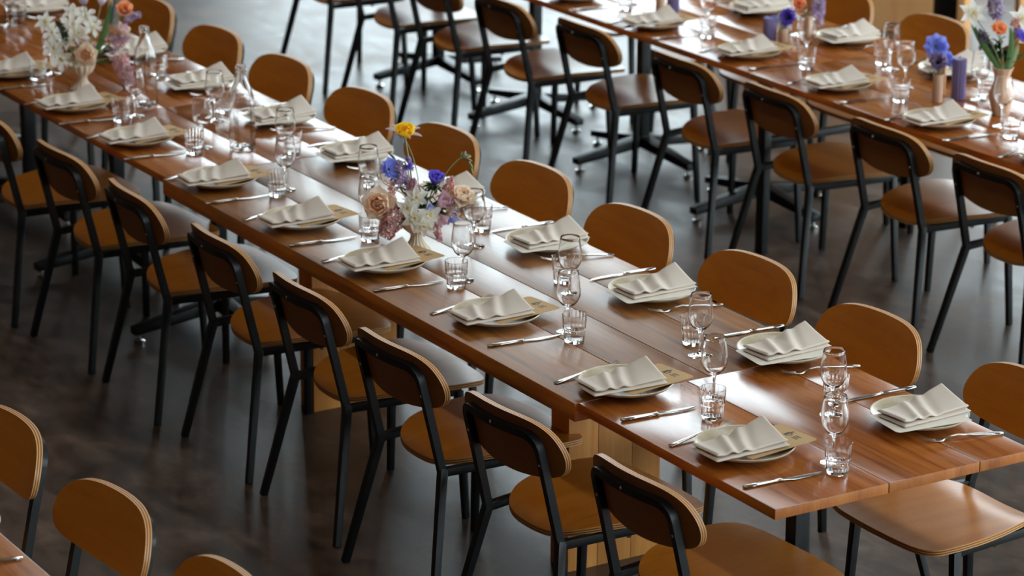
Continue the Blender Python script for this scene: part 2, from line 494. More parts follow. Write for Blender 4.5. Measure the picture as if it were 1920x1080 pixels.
# far table row
Y2 = 2.684
for i in range(4):
    x1 = -3.882 - .925 * i
    t = thing('dining_table', ['square pedestal table of the far row under the orange and violet bud vase flowers', 'square pedestal table of the far row, second from the legged table',
                               'square pedestal table of the far row, third from the legged table', 'square pedestal table at the far end of the far row'][i], 'table', (x1 - .46, Y2 + .42, 0))
    tabletop(t, x1 - .923, x1, [Y2, Y2 + .25, Y2 + .43, Y2 + .62, Y2 + W1], .027)
    pedestal(t, .05)
t = thing('dining_table', 'wooden table of the far row carrying the wavy vase and the ribbed candle', 'table', (-2.94, Y2 + .42, 0))
tabletop(t, -3.88, -2.02, [Y2, Y2 + .25, Y2 + .43, Y2 + .62, Y2 + W1], .027)
end_frame(t, -.89, -.37, .37, .027); end_frame(t, .88, -.37, .37, .027)
t = thing('dining_table', 'wooden table at the near end of the far row, mostly past the frame', 'table', (-1.08, Y2 + .42, 0))
tabletop(t, -2.018, -.16, [Y2, Y2 + .25, Y2 + .43, Y2 + .62, Y2 + W1], .027)
end_frame(t, -.88, -.37, .37, .027); end_frame(t, .88, -.37, .37, .027)
t = thing('dining_table', 'wooden table in the bottom corner, only its edge showing', 'table', (-1.2, -2.15, 0))
tabletop(t, -2.6, .2, [-1.73 - W1, -2.2, -1.95, -1.73], .027)
end_frame(t, 1.3, -.36, .36, .027); end_frame(t, -1.3, -.36, .36, .027)

# ------------------------------------------------------------------ chairs
def spline(pts, n=6):
    out = []
    P = [Vector(p).to_3d() for p in pts]
    for i in range(len(P) - 1):
        p0, p1, p2, p3 = P[max(i - 1, 0)], P[i], P[i + 1], P[min(i + 2, len(P) - 1)]
        for k in range(n):
            u = k / n
            out.append(.5 * ((2 * p1) + (p2 - p0) * u + (2 * p0 - 5 * p1 + 4 * p2 - p3) * u * u + (3 * p1 - p0 - 3 * p2 + p3) * u ** 3))
    out.append(P[-1])
    return out
def ply_panel(outline, surf, thick, face, layers=5, rings=7, name='panel', rear=None):
    """A plywood sheet: outline 2D (closed), surf(u, v, t) -> 3D point for layer depth t in 0..thick; edge shows alternating plies."""
    mb = MB()
    n = len(outline)
    cu = sum(p[0] for p in outline) / n; cv = sum(p[1] for p in outline) / n
    def disc(tt, rev):
        vs_ = [surf(cu, cv, tt)]
        for r in range(1, rings + 1):
            q = r / rings
            for (u, v) in outline:
                vs_.append(surf(cu + (u - cu) * q, cv + (v - cv) * q, tt))
        fs = [(0, 1 + j, 1 + (j + 1) % n) for j in range(n)]
        for r in range(rings - 1):
            a = 1 + r * n; b = a + n
            fs += [(a + j, b + j, b + (j + 1) % n, a + (j + 1) % n) for j in range(n)]
        if rev:
            fs = [f[::-1] for f in fs]
        mb.add(vs_, fs, (rear or face) if rev else face)
    disc(thick, False); disc(0, True)
    for k in range(layers):
        t0, t1 = thick * k / layers, thick * (k + 1) / layers
        vs_ = [surf(u, v, t0) for u, v in outline] + [surf(u, v, t1) for u, v in outline]
        mb.add(vs_, [(j, (j + 1) % n, n + (j + 1) % n, n + j) for j in range(n)], M_PLY_L if k % 2 == 0 else M_PLY_D)
    return mb.mesh(name, True, 40, weld=True)

half = [(0, .105), (.08, .109), (.14, .132), (.187, .185), (.217, .255), (.240, .34), (.250, .42), (.247, .49), (.228, .538), (.175, .562), (.09, .570), (0, .572)]
hs_ = spline([(a, b, 0) for a, b in half], 4)
seat_out = [(p.x, p.y) for p in hs_] + [(-p.x, p.y) for p in hs_[1:-1][::-1]]
def seat_surf(u, v, t_):
    z = .429 + t_ + .010 * (u / .25) ** 2 * max(0, 1 - ((v - .3) / .27) ** 2) - .006 * max(0, (v - .46) / .11) ** 2 - .030 * (max(0, .255 - v) / .15) ** 2 * (1 - .5 * min(1, abs(u) / .2) ** 2)
    return (u, v, z)
ME_SEAT = ply_panel(seat_out, seat_surf, .017, M_PLY, name='seat')

KB = .80
def post_y(z):
    return .085 - .082 * (z - .414) / .34
def back_surf(u, v, t_):
    y = post_y(v) + .012 + KB * (u * u - .171 ** 2) + t_
    return (u, y, v)
bh = [(0, .787), (.10, .785), (.160, .776), (.200, .757), (.225, .726), (.236, .692), (.233, .662), (.218, .638), (.185, .621), (.12, .608), (.05, .601), (0, .600)]
bs = spline([(a, b, 0) for a, b in bh], 4)
back_out = [(p.x, p.y) for p in bs] + [(-p.x, p.y) for p in bs[1:-1][::-1]]
ME_BACK = ply_panel(back_out, back_surf, .018, M_PLYB, name='backrest', rear=M_PLY_SHADE)
SQ = lambda a, b: [(-a, -b), (a, -b), (a, b), (-a, b)]
mb = MB()
pth = [(-.174, .085, .405)]
zt, rc = .744, .045
pth += [(-.1715, post_y(zt - rc - .12), zt - rc - .12), (-.171, post_y(zt - rc), zt - rc)]
for k in range(1, 6):
    a = PI - k * PI / 10
    x, z = -.171 + rc + rc * math.cos(a), zt - rc + rc * math.sin(a)
    pth.append((x, post_y(z) + KB * (x * x - .171 ** 2), z))
for k in range(1, 7):
    x = -.126 + .252 * k / 7
    pth.append((x, post_y(zt) + KB * (x * x - .171 ** 2), zt))
pth += [(-p[0], p[1], p[2]) for p in pth[:8][::-1]]
mb.sweep(pth, SQ(.0105, .0115), M_BLACK, (0, 1, 0))
ME_BFRAME = mb.mesh('back_frame', True, 30)
def leg_mesh(p0, p1, w0, w1, name):
    mb = MB(); mb.sweep([p0, p1], SQ(1, 1), M_BLACK, (0, 1, 0), True, [w0, w1]); return mb.mesh(name, bevel=.0015)
ME_RL = {s: leg_mesh((s * .174, .085, .425), (s * .254, .0, 0), .0125, .0105, 'leg') for s in (-1, 1)}
ME_FL = {s: leg_mesh((s * .216, .455, .42), (s * .2476, .463, 0), .0125, .0100, 'leg') for s in (-1, 1)}
def rail_mesh(s):
    mb = MB(); mb.sweep([(s * .176, .09, .414), (s * .216, .462, .418)], SQ(.011, .0125), M_BLACK, (0, 0, 1)); return mb.mesh('seat_rail', bevel=.0015)
ME_RAIL = {s: rail_mesh(s) for s in (-1, 1)}
mb = MB(); mb.sweep([(-.2, .405, .416), (.2, .405, .416)], SQ(.011, .0115), M_BLACK, (0, 0, 1)); ME_CROSS = mb.mesh('cross_rail', bevel=.0015)
mb = MB(); mb.lathe([(0, -.012), (.0045, -.010), (.008, -.006), (.009, -.001), (.0095, .004)], M_BOLT, 12); ME_BOLT = mb.mesh('bolt')
mb = MB(); mb.lathe([(0, -.0022), (.0035, -.0016), (.0048, 0), (.0048, .003)], M_BOLT, 10, Matrix.Rotation(-PI / 2, 4, 'X')); ME_SCREW = mb.mesh('screw')

def chair(x, y, rz, label, group):
    t = thing('dining_chair', label, 'chair', (x, y, 0), rz, group)
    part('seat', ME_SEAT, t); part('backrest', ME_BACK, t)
    part('back_frame', ME_BFRAME, t)
    for s in (-1, 1):
        part('leg', ME_RL[s], t); part('leg', ME_FL[s], t)
        part('seat_rail', ME_RAIL[s], t)
        part('bolt', ME_BOLT, t, (s * .198, .30, .4045))
        part('bolt', ME_BOLT, t, (s * .02, .405, .4045))
        part('screw', ME_SCREW, t, (s * .1705, post_y(.66) - .0115, .66))
    part('cross_rail', ME_CROSS, t)
    part('screw', ME_SCREW, t, (0, post_y(zt) - KB * .171 ** 2 - .0115, zt))
    return t
G_CH = 'plywood dining chairs with black frames'
NEAR = [(-.34, -.213, .03), (-.937, -.248, .065), (-1.584, -.244, .036), (-2.209, -.218, -.006), (-2.83, -.208, -.019), (-3.478, -.224, -.059), (-4.089, -.223, .025), (-4.73, -.25, .0)]
for i, (x, y, a) in enumerate(NEAR):
    chair(x, y, a, 'plywood chair seen from behind, %s from the open end of the long row' % ORD[i], G_CH)
FAR = [(-.383, 1.19, .0), (-1.042, 1.155, .027), (-1.685, 1.17, .05), (-2.33, 1.145, .05), (-2.965, 1.155, .05), (-3.588, 1.15, .05), (-4.234, 1.155, .06), (-4.89, 1.15, .05), (-5.511, 1.147, .05), (-6.17, 1.15, .04), (-6.81, 1.15, .04)]
for i, (x, y, a) in enumerate(FAR):
    chair(x, y, PI + a, 'plywood chair facing the camera, %s from the open end of the long row' % ORD[i], G_CH)
ROW2 = [(-1.6, 2.53, 0), (-2.238, 2.534, 0), (-2.84, 2.533, -.005), (-3.508, 2.511, -.019), (-4.13, 2.50, 0), (-4.87, 2.50, .0), (-5.49, 2.46, 0), (-6.14, 2.47, 0), (-6.72, 2.47, 0), (-7.37, 2.46, 0)]
for i, (x, y, a) in enumerate(ROW2):
    lab = ('plywood chair at the far row, just past the frame edge' if i == 0 else
           'plywood chair seen from behind at the far row, %s from the frame edge' % ORD[i - 1])
    chair(x, y, a, lab, G_CH)
for i, (x, y) in enumerate([(-3.5, 3.90), (-4.153, 3.897), (-4.80, 3.89), (-5.45, 3.9), (-6.1, 3.9)]):
    lab = ['plywood chair mostly hidden behind the wavy vase of orange and white flowers', 'plywood chair in front of the black door panel, far side of the far row',
           'plywood chair in front of the pale wooden partition, far side of the far row', 'plywood chair far side of the far row, fourth from the wavy vase', 'plywood chair far side of the far row, fifth from the wavy vase'][i]
    chair(x, y, PI, lab, G_CH)
for i, (x, y, a) in enumerate([(-.252, -1.372, 0), (-.866, -1.402, .08), (-1.52, -1.41, .05)]):
    chair(x, y, PI + a, ['plywood chair of which only the top of the backrest shows at the bottom edge', 'plywood chair in the bottom left corner with its whole backrest in view',
                         'plywood chair cut by the left edge, behind the corner plate'][i], G_CH)

# ------------------------------------------------------------------ tableware
def plate_mesh():
    mb = MB()
    prof = [(0, .006), (.062, .006), (.070, 0), (.076, .001), (.088, .0065), (.112, .0125), (.128, .0195), (.1345, .0255)]
    mb.lathe(prof, M_PLATE, 64)
    mb.lathe([(.1345, .0255), (.1352, .0268), (.1346, .0280), (.1325, .0278), (.1300, .0262)], M_RIM, 64)
    mb.lathe([(.1300, .0262), (.124, .0228), (.108, .0165), (.086, .0118), (.05, .0098), (0, .0095)], M_PLATE, 64)
    return mb
def open_lathe(mb, prof, m, seg, rf=None):
    n = len(prof)
    vs_ = []
    for (r, z) in prof:
        for j in range(seg):
            a = 2 * PI * j / seg
            q = rf(a, z, r) if rf else r
            vs_.append((q * math.cos(a), q * math.sin(a), z))
    mb.add(vs_, [(i * seg + j, i * seg + (j + 1) % seg, (i + 1) * seg + (j + 1) % seg, (i + 1) * seg + j) for i in range(n - 1) for j in range(seg)], m)
def ring_strip(prof_list, seg, rf=None, name='m', angle=50):
    mb = MB()
    for prof, m in prof_list:
        open_lathe(mb, prof, m, seg, rf)
    return mb.mesh(name, True, angle, weld=True)
ME_PLATE = ring_strip([([(0.0, .006), (.062, .006), (.070, 0), (.076, .001), (.088, .0065), (.112, .0125), (.128, .0195), (.1345, .0255)], M_PLATE)], 64, name='plate_body')
_top = [(.1300, .0262), (.124, .0228), (.108, .0165), (.086, .0118), (.05, .0098), (0.0, .0095)]
ME_PLATE = ring_strip([([(0.0, .006), (.062, .006), (.070, 0), (.076, .001), (.088, .0065), (.112, .0125), (.128, .0195), (.1330, .0245)], M_PLATE), (_top, M_PLATE)], 64, name='plate_body')
ME_PRIM = ring_strip([([(.1330, .0245), (.1350, .0262), (.1350, .0280), (.1330, .0284), (.1300, .0262)], M_RIM)], 64, name='plate_rim')

def napkin_meshes(var):
    """A napkin folded to a long pad: two soft layers, creased across, one far corner standing up."""
    rnd = random.Random(var)
    W, Ln = .116, .238
    nx, ny = 20, 34
    ph, am = rnd.uniform(0, 6), rnd.uniform(.85, 1.15)
    c1_, c2_ = rnd.uniform(-.060, -.045), rnd.uniform(-.012, .012)
    sl1, sl2 = rnd.uniform(.25, .55), rnd.uniform(.3, .6)
    def ss(a, b, x):
        u = max(0, min(1, (x - a) / (b - a)))
        return u * u * (3 - 2 * u)
    out = []
    for (zb, th, (ox, oy), wav, sc) in [(0.0, .0070, (.007, -.003), 0.15, 1.0), (.0076, .0085, (-.003, .002), 1.0, .985)]:
        mb = MB()
        def top(x, y):
            lift = .036 * am * max(0, min(1, (y - .002) / .117)) * max(0, min(1, (.046 - x) / .10)) * (.55 + .45 * wav)
            a, b = y - c1_ + sl1 * x, y - c2_ + sl2 * x
            crease = wav * (.0070 * am * math.exp(-(a / .013) ** 2) - .0030 * math.exp(-((a - .024) / .012) ** 2) + .0060 * math.exp(-(b / .016) ** 2) - .0028 * math.exp(-((b - .030) / .013) ** 2))
            soft = wav * .0016 * math.sin(24 * y + 30 * x + ph)
            roll = .003 * wav * ss(-.085, -.118, y)
            return zb + th + lift + crease + soft + roll
        gv, gb = [], []
        for i in range(ny + 1):
            v = -math.cos(PI * i / ny) * Ln / 2 * .5 + (-Ln / 2 + Ln * i / ny) * .5
            for j in range(nx + 1):
                u = -math.cos(PI * j / nx) * W / 2 * .6 + (-W / 2 + W * j / nx) * .4
                d = min(W / 2 - abs(u), Ln / 2 - abs(v))
                q = min(1, d / .007)
                e = math.sqrt(max(0, 1 - (1 - q) ** 2))
                tt = top(u, v)
                x, y = u * sc + ox + .003 * wav * math.sin(11 * v + ph), v * sc + oy
                mid = tt - th / 2
                gv.append((x, y, mid + th / 2 * e)); gb.append((x, y, mid - th / 2 * e))
        k = (nx + 1) * (ny + 1)
        fs = []
        for i in range(ny):
            for j in range(nx):
                a = i * (nx + 1) + j
                fs.append((a, a + 1, a + nx + 2, a + nx + 1)); fs.append((k + a, k + a + nx + 1, k + a + nx + 2, k + a + 1))
        mb.add(gv + gb, fs, M_LINEN)
        out.append(mb.mesh('fold', True, 70, weld=True))
    return out
NAPS = [napkin_meshes(s) for s in (3, 11, 29, 41)]

def card_mesh(m):
    mb = MB()
    w, l, r = .075, .118, .012
    pts = []
    for cx, cy_, a0 in ((w - r, l - r, 0), (-w + r, l - r, PI / 2)):
        for k in range(5):
            a = a0 + k * PI / 8
            pts.append((cx + r * math.cos(a), cy_ + r * math.sin(a)))
    pts += [(-w, -l), (w, -l)]
    n = len(pts)
    mb.add([(x, y, 0) for x, y in pts] + [(x, y, .0008) for x, y in pts],
           [tuple(range(n))[::-1], tuple(range(n, 2 * n))] + [(j, (j + 1) % n, n + (j + 1) % n, n + j) for j in range(n)], m)
    return mb.mesh('card_sheet', False)
ME_CARD, ME_CARDW = card_mesh(M_KRAFT), card_mesh(M_CARDW)
fc = bpy.data.curves.new('letter_curve', 'FONT')
fc.body = 'D'; fc.size = .034; fc.align_x = 'CENTER'; fc.align_y = 'CENTER'; fc.extrude = .0002
fo = bpy.data.objects.new('letter_tmp', fc); col.objects.link(fo)
bpy.context.view_layer.update()
ME_LETTER = bpy.data.meshes.new_from_object(fo.evaluated_get(bpy.context.evaluated_depsgraph_get()))
bpy.data.objects.remove(fo); bpy.data.curves.remove(fc)
ME_LETTER.materials.clear(); ME_LETTER.materials.append(M_INK)
mb = MB()
for k in range(3):
    mb.box((0, -.001 - .008 * k, 0), (.022 - .004 * (k % 2), .002 - .008 * k, .0003), M_INK)
mb.box((-.028, -.017, 0), (-.022, .017, .0003), M_INK)
ME_LINES = mb.mesh('printed_lines', False)

def loft(mb, secs, m, seg=10):
    """secs: (y, half_width, half_thickness, z, x) rounded sections along y."""
    vs_ = []
    for (y, w, h, z, x) in secs:
        for j in range(seg):
            a = 2 * PI * j / seg
            c, s_ = math.cos(a), math.sin(a)
            vs_.append((x + w * c, y, z + h * s_))
    n = len(secs)
    fs = [(i * seg + j, i * seg + (j + 1) % seg, (i + 1) * seg + (j + 1) % seg, (i + 1) * seg + j) for i in range(n - 1) for j in range(seg)]
    fs += [tuple(range(seg))[::-1], tuple((n - 1) * seg + j for j in range(seg))]
    mb.add(vs_, fs, m)
mb = MB()
loft(mb, [(-.120, .0015, .001, .0035, 0), (-.118, .0085, .0020, .0036, 0), (-.09, .0088, .0026, .0045, 0), (-.03, .0060, .0026, .0085, 0), (.015, .0032, .0024, .0125, 0), (.04, .0030, .0022, .0095, 0)], M_CHROME)
ME_FORKH = mb.mesh('handle', True, 50)
mb = MB()
loft(mb, [(.036, .0030, .0022, .0102, 0), (.050, .0080, .0016, .0052, 0), (.062, .0118, .0012, .0026, 0), (.078, .0122, .0010, .0024, 0)], M_CHROME)
for k in range(4):
    x = -.0093 + .0062 * k
    loft(mb, [(.074, .0021, .0010, .0024, x), (.095, .0019, .0009, .0050, x), (.115, .0016, .0008, .0105, x * .97), (.126, .0006, .0005, .0142, x * .95)], M_CHROME, 6)
ME_FORKT = mb.mesh('tines', True, 50)
mb = MB()
loft(mb, [(-.122, .004, .0025, .0050, 0), (-.119, .0078, .0042, .0050, 0), (-.08, .0080, .0044, .0050, 0), (-.03, .0066, .0040, .0050, 0), (-.012, .0062, .0040, .0050, 0), (-.008, .0072, .0046, .0050, 0), (-.004, .0066, .0038, .0050, 0)], M_CHROME)
ME_KNH = mb.mesh('handle', True, 50)
mb = MB()
loft(mb, [(-.005, .0045, .0030, .0048, 0), (.004, .0060, .0014, .0040, 0), (.03, .0100, .0010, .0034, .002), (.08, .0100, .0009, .0030, .001), (.108, .0068, .0008, .0028, -.002), (.122, .0012, .0005, .0026, -.006)], M_BLADE)
ME_KNB = mb.mesh('blade', True, 50)

# tumbler: stacking glass, narrower fluted foot, ring step at half height
def tum_rf(a, z, r):
    return r
NF = 18
_seg = 48
def flute(a, amp):
    return amp * (abs(math.cos(a * NF / 2)) - .6)
mb = MB()
outer = [(0, 0), (.0255, 0), (.0285, .003), (.0297, .010), (.0305, .020), (.0315, .032), (.0322, .040), (.0338, .0425), (.0346, .0455), (.0346, .049), (.0350, .056), (.0360, .072), (.0367, .085), (.0367, .0862), (.0360, .0868)]
inner = [(.0353, .0862), (.0350, .080), (.0338, .060), (.0328, .048), (.0300, .041), (.0288, .030), (.0280, .018), (.0262, .0105), (.015, .0085), (0, .0082)]
def orf(a, z, r):
    return r
def irf(a, z, r):
    if z < .012 or r < .02: return r
    return r + flute(a, .0007) * (1 if z < .074 else max(0, (.086 - z) / .012))
open_lathe(mb, outer, M_GLASS_T, 96); open_lathe(mb, [outer[-1], inner[0]], M_GLASS_T, 96); open_lathe(mb, inner, M_GLASS_T, 96, irf)
ME_TUMB = mb.mesh('tumbler', True, 40, weld=True)
# wine glass
mb = MB()
foot = [(0, 0), (.033, 0), (.0342, .0012), (.033, .0022), (.020, .0040), (.008, .0075), (.0044, .014), (.0036, .03), (.0036, .055), (.0046, .070), (.0085, .0785)]
bowl_o = [(.0085, .0785), (.018, .0835), (.0275, .0935), (.0345, .1080), (.0368, .1220), (.0362, .1380), (.0338, .1580), (.0312, .1760), (.0300, .1880), (.0297, .1884)]
bowl_i = [(.0297, .1884), (.0290, .1878), (.0302, .1755), (.0328, .1575), (.0351, .1380), (.0356, .1220), (.0333, .1090), (.0265, .0955), (.017, .0862), (.007, .0826), (0, .0822)]
open_lathe(mb, foot, M_GLASS_W, 48); open_lathe(mb, bowl_o, M_GLASS_W, 48); open_lathe(mb, bowl_i, M_GLASS_W, 48)
_all = mb
ME_WINE = mb.mesh('wine_glass', True, 50, weld=True)
# water bottle: faceted body, round neck with lip
def bot_rf(a, z, r):
    k = max(0.0, min(1.0, (.225 - z) / .05))
    f = abs(math.cos(3 * a)) ** .6
    hexr = math.cos(PI / 6) / math.cos((a % (PI / 3)) - PI / 6)
    return r * (1 - k + k * hexr)
mb = MB()
bo = [(0, 0.004), (.034, .004), (.043, 0), (.047, .005), (.048, .02), (.048, .155), (.0475, .18), (.043, .205), (.033, .232), (.0235, .255), (.0185, .272), (.0172, .284), (.0172, .286), (.0200, .288), (.0200, .293), (.0172, .295), (.0172, .299), (.0188, .301), (.0188, .309), (.0178, .312), (.0165, .312)]
bi = [(.0165, .312), (.0145, .309), (.0140, .284), (.0155, .272), (.0205, .255), (.0300, .232), (.0400, .205), (.0445, .18), (.0450, .155), (.0450, .022), (.042, .012), (.030, .010), (0, .012)]
open_lathe(mb, bo, M_GLASS, 72, bot_rf); open_lathe(mb, bi, M_GLASS, 72, bot_rf)
ME_BOTTLE = mb.mesh('bottle', True, 40, weld=True)

def solo(name, me, label, cat, loc, rz=0.0, group=None):
    o = bpy.data.objects.new(name, me)
    col.objects.link(o)
    o.location = loc; o.rotation_euler = (0, 0, rz)
    o['label'] = label; o['category'] = cat
    if group:
        o['group'] = group
    return o

SETN = [0]
def setting(cx, cy_, far, where, jit=0.0, card_rot=None, fork=(-.158, -.032, .16), knife=(.222, -.036, -.06), nap=None, card=True, white=None):
    """One cover. Local axes: x to the guest's right, y away from the guest. far covers are turned half round."""
    SETN[0] += 1
    i = SETN[0]
    rnd = random.Random(100 + i)
    A = PI if far else 0.0
    R = Matrix.Rotation(A, 3, 'Z')
    def W(x, y, z):
        p = R @ Vector((x, y, z))
        return (cx + p.x, cy_ + p.y, TH + z)
    t = thing('dinner_plate', 'beige stoneware plate, ' + where, 'plate', (cx, cy_, TH), rnd.uniform(0, 6), 'stoneware dinner plates')
    part('plate_body', ME_PLATE, t); part('plate_rim', ME_PRIM, t)
    if card:
        cr = card_rot if card_rot is not None else (.14 + rnd.uniform(-.04, .04))
        w = far if white is None else white
        if far:
            loc, tilt = (-.045, .035, .0290), 0.0
            cr = (cr if card_rot is not None else -.10)
        else:
            loc, tilt = (.026, .050, .0290), .008
        c = thing('menu_card', ('white' if w else 'kraft') + ' menu card under the napkin, ' + where, 'card', W(*loc), A + cr, 'menu cards')
        c.rotation_euler = (tilt if not far else -tilt * -1, 0, A + cr)
        part('sheet', ME_CARDW if w else ME_CARD, c)
        if not w:
            part('printed_letter', ME_LETTER, c, (-.004, .082, .001)); part('printed_lines', ME_LINES, c, (.018, .089, .0009))
    nv = NAPS[i % 4]
    nx_, ny_ = nap or ((.028, -.036) if not far else (.022, -.006))
    n = thing('napkin', 'folded pale linen napkin, ' + where, 'napkin', (cx + nx_, cy_ + ny_, TH + .0302), rnd.uniform(-.06, .02) + (.04 if far else 0), 'folded linen napkins')
    for k, me in enumerate(nv):
        part('fold', me, n)
    f = thing('fork', 'steel fork, ' + where, 'fork', W(fork[0], fork[1], 0), A + fork[2] + rnd.uniform(-.04, .04), 'steel forks')
    part('handle', ME_FORKH, f); part('tines', ME_FORKT, f)
    k = thing('table_knife', 'steel table knife, ' + where, 'knife', W(knife[0], knife[1], 0), A + knife[2] + rnd.uniform(-.03, .03), 'steel table knives')
    part('handle', ME_KNH, k); part('blade', ME_KNB, k)

NP = [(-.374, .173), (-.954, .177), (-1.676, .186), (-2.313, .155), (-2.875, .15), (-3.465, .135), (-4.126, .13), (-4.71, .13), (-5.34, .125)]
for i, (x, y) in enumerate(NP):
    setting(x, y, False, '%s cover from the open end, near side' % ORD[i])
FP = [(-.328, .722), (-.964, .728), (-1.634, .718), (-2.245, .718), (-2.89, .71), (-3.525, .705), (-4.13, .71), (-4.78, .69), (-5.42, .70), (-6.39, .68)]
for i, (x, y) in enumerate(FP):
    setting(x, y, True, '%s cover from the open end, far side' % ORD[i], fork=(-.165, -.015, -.22))
R2N = [(-2.21, 2.84), (-2.846, 2.82), (-3.497, 2.842), (-4.126, 2.861), (-4.773, 2.828), (-5.42, 2.84)]
for i, (x, y) in enumerate(R2N):
    setting(x, y, False, '%s cover from the frame edge, far row' % ORD[i])
R2F = [(-3.46, 3.38), (-4.134, 3.372), (-4.789, 3.39)]
for i, (x, y) in enumerate(R2F):
    setting(x, y, True, '%s cover beyond the wavy vase, far row' % ORD[i], fork=(-.165, -.015, -.22))
setting(-.925, -1.845, True, 'on the bottom corner table', fork=(-.24, .02, -.1), card=False)

def tumbler(x, y, where):
    solo('tumbler', ME_TUMB, 'clear ribbed tumbler, ' + where, 'glass', (x, y, TH + .0006), random.uniform(0, 3), 'ribbed water tumblers')
def wine(x, y, where):
    solo('wine_glass', ME_WINE, 'stemmed wine glass, ' + where, 'wine glass', (x, y, TH + .0006), random.uniform(0, 3), 'stemmed wine glasses')
NT = [(-.126, .291), (-.635, .249), (-1.378, .274), (-2.011, .242), (-2.593, .255), (-3.223, .239), (-3.872, .233), (-4.437, .20), (-5.202, .185)]
NW = [(-.191, .326), (-.746, .331), (-1.467, .308), (-2.063, .296), (-2.69, .306), (-3.275, .296), (-3.931, .295), (-4.477, .275), (-5.266, .271)]
FT = [(-.556, .608), (-1.185, .561), (-1.885, .553), (-2.508, .627), (-3.165, .565), (-3.69, .535), (-4.366, .592), (-5.002, .612), (-6.217, .518)]
FW = [(-.488, .546), (-1.086, .519), (-1.764, .501), (-2.363, .513), (-3.023, .485), (-3.625, .475), (-4.266, .507), None, (-6.178, .455)]
for i in range(9):
    tumbler(*NT[i], '%s from the open end, near side of long row' % ORD[i])
    wine(*NW[i], '%s from the open end, near side of long row' % ORD[i])
    tumbler(*FT[i], '%s from the open end, far side of long row' % ORD[i])
    if FW[i]:
        wine(*FW[i], '%s from the open end, far side of long row' % ORD[i])
T2 = [(-2.552, 2.921), (-3.195, 2.911), (-3.822, 2.927), (-4.485, 2.903), (-5.116, 2.904)]
W2 = [(-2.70, 3.00), (-3.357, 3.062), (-3.90, 2.985), (-4.60, 2.985), (-5.20, 2.98)]
for i in range(5):
    tumbler(*T2[i], '%s from the frame edge, near side of the far row' % ORD[i])
    wine(*W2[i], '%s from the frame edge, near side of the far row' % ORD[i])
tumbler(-3.095, 3.251, 'beside the wavy vase on the far row')
wine(-3.06, 3.19, 'between the ribbed candle and the wavy vase')
tumbler(-3.726, 3.238, 'before the partition on the far row')
wine(-3.633, 3.205, 'in front of the black door panel')
tumbler(-4.40, 3.24, 'by the orange flower of the far row')
wine(-4.33, 3.26, 'by the orange flower of the far row')
solo('water_bottle', ME_BOTTLE, 'tall clear glass water bottle between the sixth and seventh covers', 'bottle', (-3.845, .412, TH), .3, 'clear glass water bottles')
solo('water_bottle', ME_BOTTLE, 'tall clear glass water bottle beside the white and peach flowers', 'bottle', (-4.606, .38, TH), .7, 'clear glass water bottles')

# ------------------------------------------------------------------ vases and candles
def fluted(n, amp, z0=None):
    return lambda a, z, r: r + amp * r * (abs(math.cos(a * n / 2)) - .6)
mb = MB()
open_lathe(mb, [(0, 0), (.044, 0), (.0455, .003), (.044, .008), (.033, .018), (.022, .034), (.0185, .048), (.0205, .056), (.030, .064), (.042, .074), (.049, .088), (.0515, .099), (.0525, .102), (.0508, .104), (.0485, .100), (.046, .088), (.038, .075), (.026, .066), (0, .062)], M_VASE, 84, fluted(14, .10))
ME_COMPOTE = mb.mesh('compote_vase', True, 50, weld=True)
mb = MB()
open_lathe(mb, [(0, 0), (.030, 0), (.032, .004), (.038, .03), (.046, .06), (.048, .075), (.040, .10), (.031, .125), (.029, .145), (.034, .165), (.042, .182), (.040, .183), (.031, .165), (.026, .145), (.028, .125), (.036, .10), (.042, .06), (.028, .012), (0, .010)], M_VASE2, 60, fluted(10, .05))
ME_WAVY = mb.mesh('wavy_vase', True, 50, weld=True)
mb = MB()
open_lathe(mb, [(0, 0), (.020, 0), (.021, .003), (.021, .10), (.020, .108), (.0185, .108), (.0185, .01), (0, .01)], M_VASE2, 40)
ME_BUD = mb.mesh('bud_vase', True, 50, weld=True)
mb = MB()
mb.lathe([(0.024, 0), (.0262, .003), (.0262, .158), (.024, .162), (.012, .160)], M_CANDLE, 128, None, fluted(16, .2))
ME_CANDB = mb.mesh('candle_body', True, 60)
mb = MB(); mb.tube([(0, 0, .158), (.0005, 0, .166), (.002, 0, .172)], .0012, M_WICK, 6); ME_WICK = mb.mesh('wick')
mb = MB(); mb.lathe([(.009, 0), (.0105, .002), (.0105, .118), (.009, .122), (.004, .121)], M_CANDLE2, 32); ME_SLIM = mb.mesh('slim_candle_body', True, 60)

V1 = Vector((-2.425, .334, TH)); V2 = Vector((-4.966, .272, TH)); V3 = Vector((-2.844, 3.114, TH))
solo('compote_vase', ME_COMPOTE, 'ivory fluted pedestal vase holding the yellow and violet flowers', 'vase', V1, 0, 'ivory pedestal vases')
solo('compote_vase', ME_COMPOTE, 'ivory fluted pedestal vase holding the white and peach flowers, behind the bottles', 'vase', V2, .4, 'ivory pedestal vases')
solo('wavy_vase', ME_WAVY, 'blush wavy ceramic vase on the far row by the ribbed candle', 'vase', V3)
BUDS = [((-3.123, 3.034), 'blush bud vase with the two large blue and mauve anemones'), ((-4.252, 3.123), 'short blush bud vase with small white blossoms, beside a lilac candle'),
        ((-4.191, 3.207), 'blush bud vase under the orange and violet flowers'), ((-4.932, 2.962), 'blush bud vase at the top edge beside a lilac candle')]
for (x, y), lab in BUDS:
    o = solo('bud_vase', ME_BUD, lab, 'vase', (x, y, TH), 0, 'blush bud vases')
    if (x, y) == (-4.252, 3.123):
        o.scale = (1, 1, .55)
def candle(x, y, lab, sz=1.0):
    t = thing('ribbed_candle', lab, 'candle', (x, y, TH), 0, 'lilac ribbed candles')
    part('candle_body', ME_CANDB, t, scale=(1, 1, sz)); part('wick', ME_WICK, t, (0, 0, .158 * (sz - 1)))
